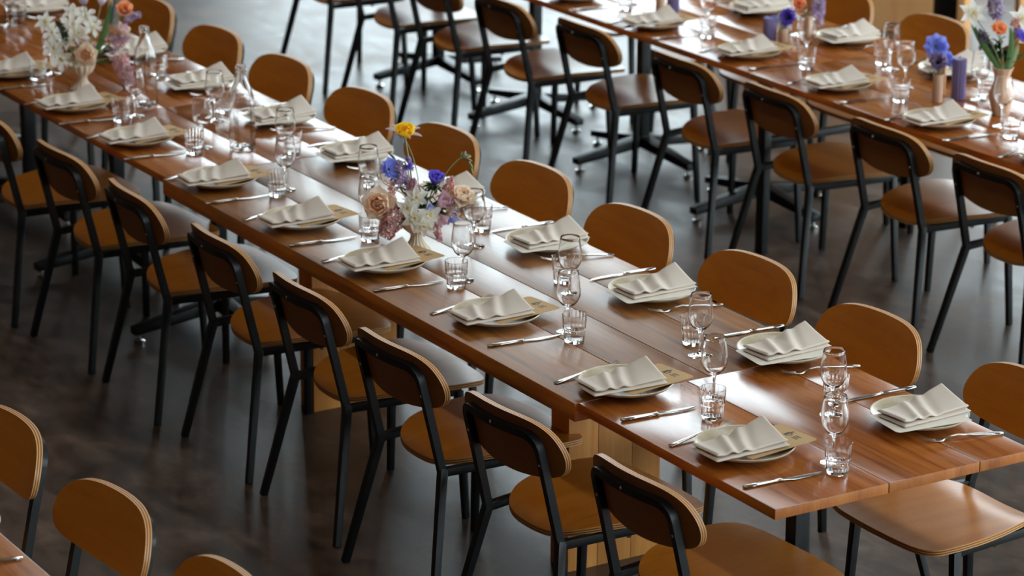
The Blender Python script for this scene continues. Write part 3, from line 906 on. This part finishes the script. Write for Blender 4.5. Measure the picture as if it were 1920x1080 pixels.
candle(-3.109, 3.125, 'lilac ribbed pillar candle between the blue anemones and the wavy vase')
candle(-4.300, 3.088, 'short lilac ribbed candle beside the small white blossoms', .62)
candle(-4.939, 3.034, 'lilac ribbed candle at the top edge of the picture')
t = thing('slim_candle', 'slim peach candle behind the bud vase of blue anemones', 'candle', (-3.193, 3.117, TH))
part('candle_body', ME_SLIM, t); part('wick', ME_WICK, t, (0, 0, -.038))

# ------------------------------------------------------------------ flowers
PET = {}
def petal(length, width, cup, curl, m, pointed=False):
    """A petal: root at the origin, grows along +y, cups upward (+z)."""
    key = (length, width, cup, curl, m.name, pointed)
    if key in PET:
        return PET[key]
    mb = MB()
    nu, nv = 6, 7
    vs_ = []
    for i in range(nv + 1):
        v = i / nv
        if pointed:
            w = width * (math.sin(PI * min(1, .10 + .90 * v) ** .75) ** .75 if v < 1 else .18)
        else:
            w = width * (.22 + .78 * min(1, v * 1.45) ** .8) * math.sqrt(max(0, 1 - (max(0, v - .60) / .42) ** 2))
        w = max(w, .12 * width)
        for j in range(nu + 1):
            u = -1 + 2 * j / nu
            z = cup * length * (v ** 1.6) + curl * length * (v ** 3) + .22 * width * (u * u) * (1 if cup >= 0 else -1)
            vs_.append((u * w / 2, length * v * (1 - .06 * u * u), z))
    mb.add(vs_, [(i * (nu + 1) + j, i * (nu + 1) + j + 1, (i + 1) * (nu + 1) + j + 1, (i + 1) * (nu + 1) + j) for i in range(nv) for j in range(nu)], m)
    PET[key] = mb.mesh('petal', True, 80)
    return PET[key]
def aim(axis, spin=0.0):
    z = Vector(axis).normalized()
    x = Vector((0, 0, 1)).cross(z)
    if x.length < .01:
        x = Vector((1, 0, 0))
    x.normalize()
    y = z.cross(x)
    return Matrix((x, y, z)).transposed().to_4x4() @ Matrix.Rotation(spin, 4, 'Z')
def stem_path(a, b, bend=.02, n=8):
    a, b = Vector(a), Vector(b)
    mid = (a + b) / 2 + Vector((bend, bend * .6, .25 * (b - a).length * .3))
    return [(1 - k / n) ** 2 * a + 2 * (1 - k / n) * (k / n) * mid + (k / n) ** 2 * b for k in range(n + 1)]
def flower(name, label, cat, V, off, axis, layers, centre=None, stem_m=P_STEM, root=(0, 0, .09), group=None, bend=.015, stem_r=.0022, collar=None, spin=0.0, pointed=False):
    """V: vase base; off: head position from it; axis: where the flower faces. layers: (count, length, width, elevation, cup, curl, material, ring radius, height)."""
    o = Vector(off)
    t = thing(name, label, cat, V, 0, group)
    mb = MB()
    ax = Vector(axis).normalized()
    mb.tube(stem_path(root, o - ax * .006, bend), stem_r, stem_m, 6)
    part('stem', mb.mesh('stem'), t)
    B = Matrix.Translation(o) @ aim(axis, spin)
    for li, (n, ln, wd, el, cup, curl, m, rr, hh) in enumerate(layers):
        me = petal(ln, wd, cup, curl, m, pointed)
        for k in range(n):
            jit = random.uniform(-.12, .12)
            M = B @ Matrix.Rotation(2 * PI * k / n + li * .55 + jit * .5, 4, 'Z') @ Matrix.Translation((0, rr, hh)) @ Matrix.Rotation(el + jit, 4, 'X')
            part('petal', me, t, M=M)
    if centre:
        r, m, hz = centre
        mb = MB(); mb.lathe([(r * .3, -r * .2), (r, 0), (r * .9, r * .5), (r * .4, r * .8), (0, r * .85)], m, 14)
        part('flower_centre', mb.mesh('flower_centre'), t, M=B @ Matrix.Translation((0, 0, hz)))
    if collar:
        me = petal(collar, collar * .5, .1, -.2, P_DKGREEN, True)
        for k in range(7):
            part('leaf', me, t, M=B @ Matrix.Rotation(2 * PI * k / 7, 4, 'Z') @ Matrix.Translation((0, 0, -.006)) @ Matrix.Rotation(-.25, 4, 'X'))
    return t
def rose(label, V, off, axis, m_out, m_in, s=1.0, root=(0, 0, .09), group='garden roses'):
    Ls = [(5, .034 * s, .040 * s, .42, .30, -.30, m_out, .008 * s, -.004 * s), (5, .032 * s, .036 * s, .80, .22, -.12, m_out, .008 * s, 0), (6, .027 * s, .028 * s, 1.02, .18, 0, m_in, .009 * s, .002 * s),
          (6, .022 * s, .020 * s, 1.25, .1, .05, m_in, .006 * s, .004 * s), (5, .018 * s, .014 * s, 1.45, 0, .1, m_in, .003 * s, .005 * s)]
    return flower('garden_rose', label, 'flower', V, off, axis, Ls, None, P_STEM, root, group)
def anemone(label, V, off, axis, m, s=1.0, root=(0, 0, .09), collar=None, centre=P_DARK, el=.35, n=8, group='anemones'):
    Ls = [(n, .030 * s, .024 * s, el, .20, -.05, m, .003 * s, 0), (n - 2, .026 * s, .021 * s, el + .25, .2, -.02, m, .002 * s, .001)]
    return flower('anemone', label, 'flower', V, off, axis, Ls, (.0055 * s, centre, .002), P_STEM, root, group, collar=collar)
def narcissus(label, V, off, axis, s=1.0, root=(0, 0, .09), m=None, group='white narcissus', pointed=True):
    m = m or P_WHITE
    Ls = [(6, .032 * s, .018 * s, .15, .05, -.15, m, .003, 0), (5, .012 * s, .012 * s, 1.1, .05, -.3, m, .003, .001)]
    return flower('narcissus', label, 'flower', V, off, axis, Ls, (.003 * s, P_YCENT, .004), P_STEM, root, group, pointed=pointed)
def cluster(name, label, V, off, axis, length, rad, m, n=70, root=(0, 0, .09), fs=.007, seed=1, taper=.75, group=None, mats=None):
    """A spike of many tiny florets: stem, and the florets together as stuff."""
    rnd = random.Random(seed)
    t = thing(name, label, 'flower', V, 0, group)
    o = Vector(off); ax = Vector(axis).normalized()
    mb = MB(); mb.tube(stem_path(root, o, .01) + [o + ax * length * .4, o + ax * length], .0018, P_STEM, 6); part('stem', mb.mesh('stem'), t)
    mb = MB()
    B = aim(axis)
    for k in range(n):
        h = rnd.random(); a = rnd.uniform(0, 2 * PI)
        rr = rad * (1 - taper * h) * math.sqrt(rnd.uniform(.35, 1))
        p = o + (B @ Vector((rr * math.cos(a), rr * math.sin(a), length * h)).to_4d()).to_3d()
        d = (B @ Vector((math.cos(a), math.sin(a), rnd.uniform(-.2, .7))).to_4d()).to_3d()
        T = Matrix.Translation(p) @ aim(d, rnd.uniform(0, 3))
        q = fs * rnd.uniform(.75, 1.2)
        mm = mats[rnd.randrange(len(mats))] if mats else m
        for j in range(4):
            mb.add([(0, 0, -.3 * q), (.32 * q, .45 * q, .1 * q), (0, q, .25 * q), (-.32 * q, .45 * q, .1 * q)], [(0, 1, 2, 3)], mm, T @ Matrix.Rotation(j * PI / 2, 4, 'Z'))
    f = part('florets', mb.mesh('florets', True, 80), t)
    f['kind'] = 'stuff'
    return t
def leafy(label, V, off, n, ln, m, root=(0, 0, .09), wd=.35, seed=1, spread=1.0, name='leaf_sprig', group='green foliage sprigs'):
    rnd = random.Random(seed)
    t = thing(name, label, 'foliage', V, 0, group)
    pth = stem_path(root, off, rnd.uniform(-.02, .02))
    mb = MB(); mb.tube(pth, .0016, m, 6); part('stem', mb.mesh('stem'), t)
    me = petal(ln, ln * wd, .12, -.25, m, True)
    for k in range(n):
        u = .35 + .65 * (k + .5) / n
        i = min(len(pth) - 2, int(u * (len(pth) - 1)))
        p = Vector(pth[i]).lerp(Vector(pth[i + 1]), u * (len(pth) - 1) - i)
        d = (Vector(pth[-1]) - Vector(pth[0])).normalized()
        a = k * 2.4 + rnd.uniform(-.3, .3)
        side = Vector((math.cos(a), math.sin(a), .35)) * spread + d * .6
        side.normalize()
        z = Vector((0, 0, 1)); z = (z - side * z.dot(side)).normalized(); x = side.cross(z)
        M = Matrix.Translation(p) @ Matrix((x, side, z)).transposed().to_4x4()
        part('leaf', me, t, M=M)
    return t
def blade(label, V, off, width, m, root=(0, 0, .09), bend=.03, group='long green leaves'):
    """One long strap leaf."""
    pth = stem_path(root, off, bend, 10)
    mb = MB()
    vs_ = []
    n = len(pth)
    for i, p in enumerate(pth):
        w = width * (.35 + .65 * math.sin(PI * min(1, (i + .6) / n) ** .8)) * (1 if i < n - 1 else .12)
        d = (pth[min(i + 1, n - 1)] - pth[max(i - 1, 0)]).normalized()
        s_ = d.cross(Vector((.8, -.5, .2))).normalized()
        vs_ += [p - s_ * w / 2, p + Vector((.2, -.12, 0)) * w * .6, p + s_ * w / 2]
    mb.add(vs_, [f for i in range(n - 1) for f in ((i * 3, i * 3 + 1, i * 3 + 4, i * 3 + 3), (i * 3 + 1, i * 3 + 2, i * 3 + 5, i * 3 + 4))], m)
    return solo('strap_leaf', mb.mesh('strap_leaf', True, 80), label, 'leaf', V, 0, group)
CAMD = Vector((.82, -.5, .3))      # towards the viewpoint side, for flowers that face out of the bouquet

# --- centre bouquet (yellow poppy)
PXM = 1 / 586.0
def at(V, base, uv, fwd=0.0):
    """Offset from a vase base: (uv - base) are right / down steps of PXM metres in the bouquet's front plane, fwd metres out of it."""
    du, dv = (uv[0] - base[0]) * PXM, (uv[1] - base[1]) * PXM
    return tuple(RGT * du - UPV * dv - FWD * fwd)
B1 = (782, 469)
c1 = lambda u, v, f=0.0: at(V1, B1, (u, v), f)
flower('poppy', 'bright yellow poppy rising highest above the centre bouquet', 'flower', V1, c1(760, 256), (.35, -.2, 1), [(5, .044, .052, .62, .28, -.05, P_YEL, .006, 0), (5, .036, .042, .95, .2, .0, P_YEL, .004, .002)], (.007, P_YCENT, .006), P_STEM, (0, 0, .09), None, .004, .0026)
flower('cosmos', 'pale lilac open flower just behind the yellow poppy', 'flower', V1, c1(757, 250, -.03), (.2, .05, 1), [(7, .060, .028, .30, .05, -.18, P_PALE, .004, 0)], (.005, P_YCENT, .002), P_STEM, (0, 0, .09), None, .05, .0016, pointed=True)
anemone('clear blue anemone at the upper left of the centre bouquet', V1, c1(728, 318, .02), (.75, .1, .35), P_BLUE, 1.3, collar=.022)
cluster('lilac_sprig', 'pale lilac blossom spike beside the blue anemone', V1, c1(752, 352), (-.15, 0, 1), .085, .042, P_LILAC, 170, seed=2, fs=.010, group='lilac sprigs', mats=[P_LILAC, P_PALE])
cluster('lilac_sprig', 'small violet blossom tip below the yellow poppy', V1, c1(766, 322), (0, 0, 1), .045, .020, P_PURP, 36, seed=3, fs=.010, group='lilac sprigs', mats=[P_MAUVE, P_PALE, P_PURP])
anemone('deep violet anemone with a dark leafy collar at the top of the centre bouquet', V1, c1(815, 346, .01), (.35, .1, .9), P_PURP, 1.55, collar=.036, el=.8)
rose('large peach garden rose low at the left of the centre bouquet', V1, c1(712, 382, .045), (.8, -.6, .2), P_CREAM, P_PEACH, 1.55)
rose('cream garden rose at the right of the centre bouquet', V1, c1(866, 374, .02), (.45, .05, .8), P_CREAM, P_CREAM, 1.3)
for (q, ax, sz, lab) in [(c1(783, 372, .06), (.75, -.5, .5), 1.3, 'upper'), (c1(780, 410, .085), (.8, -.55, .1), 1.4, 'lower'), (c1(808, 404, .07), (.8, -.2, .2), 1.4, 'right-hand'), (c1(766, 392, .07), (.7, -.6, .3), 1.2, 'left-hand'), (c1(797, 424, .075), (.75, -.4, -.2), 1.2, 'lowest')]:
    narcissus('white narcissus in the middle of the centre bouquet, the %s one of the five' % lab, V1, q, ax, sz)
flower('tulip', 'dusty pink tulip right of the white narcissus in the centre bouquet', 'flower', V1, c1(824, 384, .04), (.7, .2, .5), [(3, .052, .042, 1.0, .25, -.10, P_PINK, .010, 0), (3, .052, .040, 1.12, .25, -.05, P_PINK, .008, .001)])
flower('tulip', 'dusty pink tulip drooping below the first at the right of the centre bouquet', 'flower', V1, c1(822, 404, .05), (.5, .3, -.5), [(3, .040, .030, .95, .25, -.10, P_PINK, .008, 0), (3, .040, .028, 1.1, .25, -.05, P_PINK, .006, .001)])
cluster('lilac_sprig', 'dusky rose lilac drooping over the left rim of the centre vase', V1, c1(744, 402, .045), (.2, -.65, -.75), .080, .046, P_DUSK, 230, seed=4, fs=.0095, taper=.45, group='lilac sprigs', mats=[P_DUSK, P_ROSEP])
cluster('lilac_sprig', 'rosy lilac tuft behind the pink tulip', V1, c1(840, 364, .01), (.1, .2, 1), .055, .026, P_ROSEP, 80, seed=5, fs=.009, group='lilac sprigs')
cluster('lilac_sprig', 'rosy lilac tuft in the heart of the centre bouquet', V1, c1(775, 366, .02), (.2, -.1, 1), .055, .032, P_ROSEP, 110, seed=6, fs=.009, group='lilac sprigs', mats=[P_ROSEP, P_LILAC])
cluster('lilac_sprig', 'slender pink spike between the peach rose and the narcissus', V1, c1(740, 398, .03), (-.05, -.1, 1), .100, .016, P_ROSEP, 70, seed=7, fs=.009, taper=.4, group='lilac sprigs')
cluster('lilac_sprig', 'pale pink blossom hanging at the right foot of the centre bouquet', V1, c1(816, 414, .04), (.15, .2, -.95), .07, .020, P_ROSEP, 70, seed=8, fs=.009, group='lilac sprigs', mats=[P_ROSEP, P_PINK])
cluster('lilac_sprig', 'cream blossom cluster filling the right of the centre bouquet', V1, c1(846, 396, .02), (.3, .3, .7), .05, .034, P_PALE, 80, seed=9, fs=.011, group='lilac sprigs', mats=[P_PALE, P_CREAM])
flower('bellflower', 'violet bellflower between the narcissus and the tulip', 'flower', V1, c1(805, 380, .07), (.4, 0, -.6), [(5, .030, .018, 1.15, .1, -.2, P_BLUE, .006, 0)], None, P_STEM, (0, 0, .09), 'violet bellflowers')
flower('bellflower', 'violet bellflower hanging below the cream rose', 'flower', V1, c1(846, 404, .03), (.3, .3, -.8), [(5, .030, .020, 1.0, .1, -.2, P_BLUE, .006, 0)], None, P_STEM, (0, 0, .09), 'violet bellflowers')
# freesia
t = thing('freesia', 'arching freesia stem with green buds at the right of the centre bouquet', 'flower', V1)
fp = spline([(0.0, 0.0, .09), (.02, .05, .18), (.035, .089, .25), (.046, .120, .288), (.054, .143, .302), (.066, .156, .292), (.081, .163, .250)], 5)
mb = MB(); mb.tube(fp, .0019, P_STEM, 6); part('stem', mb.mesh('stem'), t)
mb = MB(); mb.lathe([(0, 0), (.0032, .004), (.0042, .010), (.0030, .018), (0, .022)], P_STEM, 8); me_bud = mb.mesh('bud')
for k in range(9):
    p = fp[18 + k + (k > 6)] if 18 + k + (k > 6) < len(fp) else fp[-1]
    part('bud', me_bud, t, M=Matrix.Translation(p) @ aim((.3 * (k % 2), .25, .9 - .22 * k)))
me = petal(.024, .013, .1, -.2, P_PALE)
for k in range(5):
    part('petal', me, t, M=Matrix.Translation(fp[19]) @ aim((.2, .7, .3)) @ Matrix.Rotation(k * 1.257, 4, 'Z') @ Matrix.Rotation(.95, 4, 'X'))
mb = MB(); mb.tube(spline([(.0, -.02, .10), (-.009, -.033, .175), (-.030, -.060, .205), (-.058, -.085, .222), (-.068, -.090, .25)], 5), .0022, P_PSTEM, 6)
solo('bare_stem', mb.mesh('bare_stem'), 'pale curving bare stem looping over the peach rose', 'stem', V1)
for k, (u, v, f, n, ln, m, lab) in enumerate([(736, 292, 0, 5, .036, P_GREEN, 'narrow green sprig above the blue anemone'), (766, 356, .02, 9, .036, P_DKGREEN, 'dark green sprig in the heart of the centre bouquet'),
        (800, 354, .02, 9, .036, P_GREEN, 'green sprig under the violet anemone'), (846, 398, .02, 9, .034, P_DKGREEN, 'dark green sprig below the cream rose'), (742, 396, .03, 10, .036, P_DKGREEN, 'dark sprig behind the peach rose'),
        (800, 390, .03, 10, .034, P_DKGREEN, 'dark sprig behind the white narcissus'), (752, 412, .05, 9, .032, P_DKGREEN, 'dark sprig above the drooping dusky lilac'), (824, 376, .0, 9, .034, P_DKGREEN, 'dark sprig behind the pink tulip')]):
    leafy(lab, V1, c1(u, v, f), n, ln, m, seed=20 + k)

# --- ivory vase of white flowers by the bottles
PXM = 1 / 480.0
B2 = (155, 168)
rose('large peach garden rose at the front of the white bouquet', V2, at(V2, B2, (166, 106), .05), (.8, -.5, .25), P_CREAM, P_PEACH, 1.35)
for k, (u, v, f, ax, s, lab) in enumerate([(85, 42, .0, (.5, -.6, .5), 1.3, 'far left'), (104, 92, .03, (.6, -.6, .2), 1.4, 'low left'), (118, 112, .03, (.6, -.6, .0), 1.4, 'lowest'), (136, 24, .0, (.6, -.3, .8), 1.3, 'topmost'), (138, 48, .03, (.7, -.4, .5), 1.5, 'central'),
        (160, 32, .0, (.6, -.1, .7), 1.4, 'upper right'), (150, 64, .04, (.8, -.4, .3), 1.3, 'middle'), (100, 62, .02, (.6, -.7, .3), 1.2, 'upper left'), (176, 52, .02, (.7, 0, .5), 1.2, 'right'), (128, 76, .03, (.7, -.6, .2), 1.2, 'shaded')]):
    narcissus('white narcissus of the bouquet by the bottles, the %s one' % lab, V2, at(V2, B2, (u, v), f), ax, s * 1.08, pointed=k % 3 == 0)
flower('poppy', 'orange poppy high at the right of the white bouquet', 'flower', V2, at(V2, B2, (233, 21)), (.6, -.2, .5), [(5, .042, .044, .55, .25, 0, P_ORNG, .004, 0), (4, .034, .038, .9, .2, 0, P_ORNG, .003, .002)], (.007, P_YCENT, .006), P_STEM, (0, 0, .09))
flower('tulip', 'blush tulip at the right of the white bouquet', 'flower', V2, at(V2, B2, (222, 66)), (.4, .4, .7), [(3, .050, .038, 1.05, .25, -.1, P_CREAM, .010, 0), (3, .050, .036, 1.15, .25, -.05, P_PINK, .008, .001)])
flower('tulip', 'pale lilac tulip at the top of the white bouquet', 'flower', V2, at(V2, B2, (158, 8)), (.3, -.2, .9), [(3, .045, .032, 1.0, .25, -.1, P_PALE, .009, 0), (3, .045, .030, 1.1, .25, -.05, P_PALE, .007, .001)])
flower('tulip', 'white and lilac tulip at the upper edge right of the topmost narcissus', 'flower', V2, at(V2, B2, (189, 10)), (.3, .1, .9), [(3, .042, .030, .9, .25, -.1, P_PALE, .008, 0), (3, .040, .028, 1.1, .25, -.05, P_WHITE, .006, .001)])
blade('broad upright green leaf in the white bouquet', V2, at(V2, B2, (208, 2)), .024, P_GREEN, (.02, .03, .10))
blade('dark strap leaf at the left of the white bouquet', V2, at(V2, B2, (106, 40), .03), .030, P_DKGREEN, at(V2, B2, (124, 84), .03))
cluster('lilac_sprig', 'dusty mauve waxflower spray at the right of the white bouquet', V2, at(V2, B2, (206, 84)), (.3, .5, .2), .07, .045, P_ROSEP, 110, seed=31, fs=.010, group='lilac sprigs', mats=[P_ROSEP, P_MAUVE, P_PINK])
cluster('lilac_sprig', 'grey lilac airy spray beside the orange poppy', V2, at(V2, B2, (226, 32)), (.4, .7, .1), .08, .04, P_MAUVE, 60, seed=32, fs=.009, group='lilac sprigs', mats=[P_MAUVE, P_PALE])
cluster('astilbe', 'pink astilbe plume drooping toward the wine glass by the bottle', V2, at(V2, B2, (222, 104)), (.25, .2, -.9), .15, .040, P_ROSEP, 260, seed=33, fs=.011, taper=.5, mats=[P_ROSEP, P_PINK, P_DUSK])
cluster('lilac_sprig', 'blush blossoms tucked beneath the white narcissus', V2, at(V2, B2, (155, 78), .01), (.2, 0, 1), .05, .035, P_PINK, 70, seed=34, fs=.011, group='lilac sprigs', mats=[P_PINK, P_CREAM])
for k, (u, v, n, ln, m, lab) in enumerate([(207, 68, 10, .034, P_GREEN, 'green sprig right of the peach rose'), (205, 118, 10, .032, P_GREEN, 'green sprig drooping below the waxflower'), (118, 84, 8, .034, P_DKGREEN, 'dark sprig left of the peach rose'),
        (190, 100, 9, .034, P_DKGREEN, 'dark sprig right of the ivory vase rim'), (96, 72, 8, .034, P_GREEN, 'olive sprig at the left of the white bouquet'), (218, 92, 9, .034, P_DKGREEN, 'dark sprig under the blush tulip'), (150, 92, 9, .034, P_DKGREEN, 'dark sprig behind the peach rose of the white bouquet')]):
    leafy(lab, V2, at(V2, B2, (u, v)), n, ln, m, seed=40 + k)

# --- wavy vase on the far row
PXM = 1 / 492.0
B3 = (1875, 214)
narcissus('white spidery flower at the upper left of the wavy vase', V3, at(V3, B3, (1824, 26)), (.7, -.4, .4), 1.75, (0, 0, .17))
narcissus('white spidery flower at the frame edge above the wavy vase', V3, at(V3, B3, (1915, 36)), (.7, -.3, .4), 1.6, (0, 0, .17))
flower('poppy', 'orange poppy in the middle of the wavy vase', 'flower', V3, at(V3, B3, (1868, 60), .02), (.65, -.2, .5), [(5, .040, .042, .5, .25, 0, P_ORNG, .004, 0), (4, .034, .036, .9, .2, 0, P_ORNG, .003, .002)], (.007, P_YCENT, .006), P_STEM, (0, 0, .17))
anemone('dark violet anemone at the frame edge of the wavy vase', V3, at(V3, B3, (1912, 72)), (.5, .1, .5), P_PURP, 1.2, (0, 0, .17))
cluster('delphinium', 'pale mauve delphinium spike above the orange poppy', V3, at(V3, B3, (1868, 34)), (-.1, -.1, 1), .11, .034, P_PALE, 70, (0, 0, .17), .016, 51, .4, None, [P_PALE, P_MAUVE])
cluster('lilac_sprig', 'dusky mauve blossoms at the left of the orange poppy', V3, at(V3, B3, (1850, 92)), (-.3, -.3, 1), .07, .03, P_MAUVE, 50, (0, 0, .17), .012, 52, .4, 'lilac sprigs', [P_MAUVE, P_DARK])
cluster('lilac_sprig', 'small rosy blossom right of the orange poppy', V3, at(V3, B3, (1902, 50)), (.1, .1, 1), .03, .018, P_ROSEP, 30, (0, 0, .17), .012, 53, .4, 'lilac sprigs')
blade('long pale green leaf at the left of the wavy vase', V3, at(V3, B3, (1822, 44)), .024, P_GREEN, (0, -.01, .17), -.02)
blade('long dark green leaf behind the first in the wavy vase', V3, at(V3, B3, (1838, 52), -.02), .022, P_DKGREEN, (0, 0, .17), -.02)
blade('upright green leaf at the right of the wavy vase', V3, at(V3, B3, (1892, 52), .02), .024, P_GREEN, (.01, .01, .17), .02)
blade('leaning green leaf near the frame edge of the wavy vase', V3, at(V3, B3, (1908, 84), .02), .016, P_STEM, (.01, .02, .17), .01)
for k, (u, v, m, lab) in enumerate([(1862, 88, P_DKGREEN, 'dark leafy sprig low in the wavy vase'), (1872, 78, P_DKGREEN, 'dark leafy sprig below the orange poppy'), (1882, 96, P_DKGREEN, 'dark leafy sprig at the neck of the wavy vase'), (1915, 105, P_GREEN, 'green sprig hanging right of the wavy vase')]):
    leafy(lab, V3, at(V3, B3, (u, v)), 9, .036, m, (0, 0, .165), seed=60 + k, wd=.5)
# --- bud vases
PXM = 1 / 484.0
VB = Vector((-3.123, 3.034, TH)); B4 = (1757, 190)
anemone('large periwinkle anemone above the bud vase on the far row', VB, at(VB, B4, (1754, 88)), (.75, -.45, .3), P_BLUE, 1.65, (0, 0, .10), centre=P_GREEN, el=.2)
anemone('mauve anemone with a dark centre below the periwinkle one', VB, at(VB, B4, (1756, 120), .03), (.7, -.5, .55), P_MAUVE, 1.5, (0, 0, .10), el=.5)
anemone('blue anemone half hidden behind the mauve one', VB, at(VB, B4, (1772, 112), -.01), (.6, .2, .3), P_BLUE, 1.2, (0, 0, .10))
leafy('small green sprig at the lip of the bud vase with anemones', VB, at(VB, B4, (1746, 138), .01), 6, .024, P_GREEN, (0, 0, .09), seed=71)
VC = Vector((-4.191, 3.207, TH)); B5 = (1515, 80); PXM = 1 / 450.0
flower('ranunculus', 'orange ranunculus in the bud vase at the top of the far row', 'flower', VC, at(VC, B5, (1498, 10)), (.6, -.4, .5), [(6, .036, .038, .55, .25, 0, P_ORNG, .004, 0), (5, .030, .030, .95, .2, 0, P_ORNG, .003, .002)], (.007, P_DARK, .006), P_STEM, (0, 0, .10))
anemone('deep violet anemone left of the orange ranunculus', VC, at(VC, B5, (1482, 34)), (.3, -.8, .3), P_PURP, 1.5, (0, 0, .10))
cluster('delphinium', 'mauve delphinium right of the orange ranunculus', VC, at(VC, B5, (1528, 46)), (.1, .1, 1), .12, .035, P_LILAC, 80, (0, 0, .10), .014, 72, .3, None, [P_LILAC, P_PALE, P_MAUVE])
blade('pale green upright leaf beside the orange ranunculus', VC, at(VC, B5, (1522, 4)), .014, P_STEM, (0, 0, .10), .01)
VD = Vector((-4.252, 3.123, TH)); B6 = (1468, 79)
narcissus('small white blossom over the short bud vase', VD, at(VD, B6, (1470, 46)), (.7, -.4, .4), .9, (0, 0, .05))
narcissus('small white blossom behind the first over the short bud vase', VD, at(VD, B6, (1462, 36)), (.6, -.4, .6), .8, (0, 0, .05))
anemone('small blue blossom left of the white blossoms on the short bud vase', VD, at(VD, B6, (1452, 38)), (.4, -.6, .5), P_BLUE, .7, (0, 0, .05))
VE = Vector((-4.932, 2.962, TH)); B7 = (1238, 30)
anemone('violet anemone in the bud vase at the top edge', VE, at(VE, B7, (1236, -28)), (.6, -.4, .6), P_PURP, 1.3, (0, 0, .10))
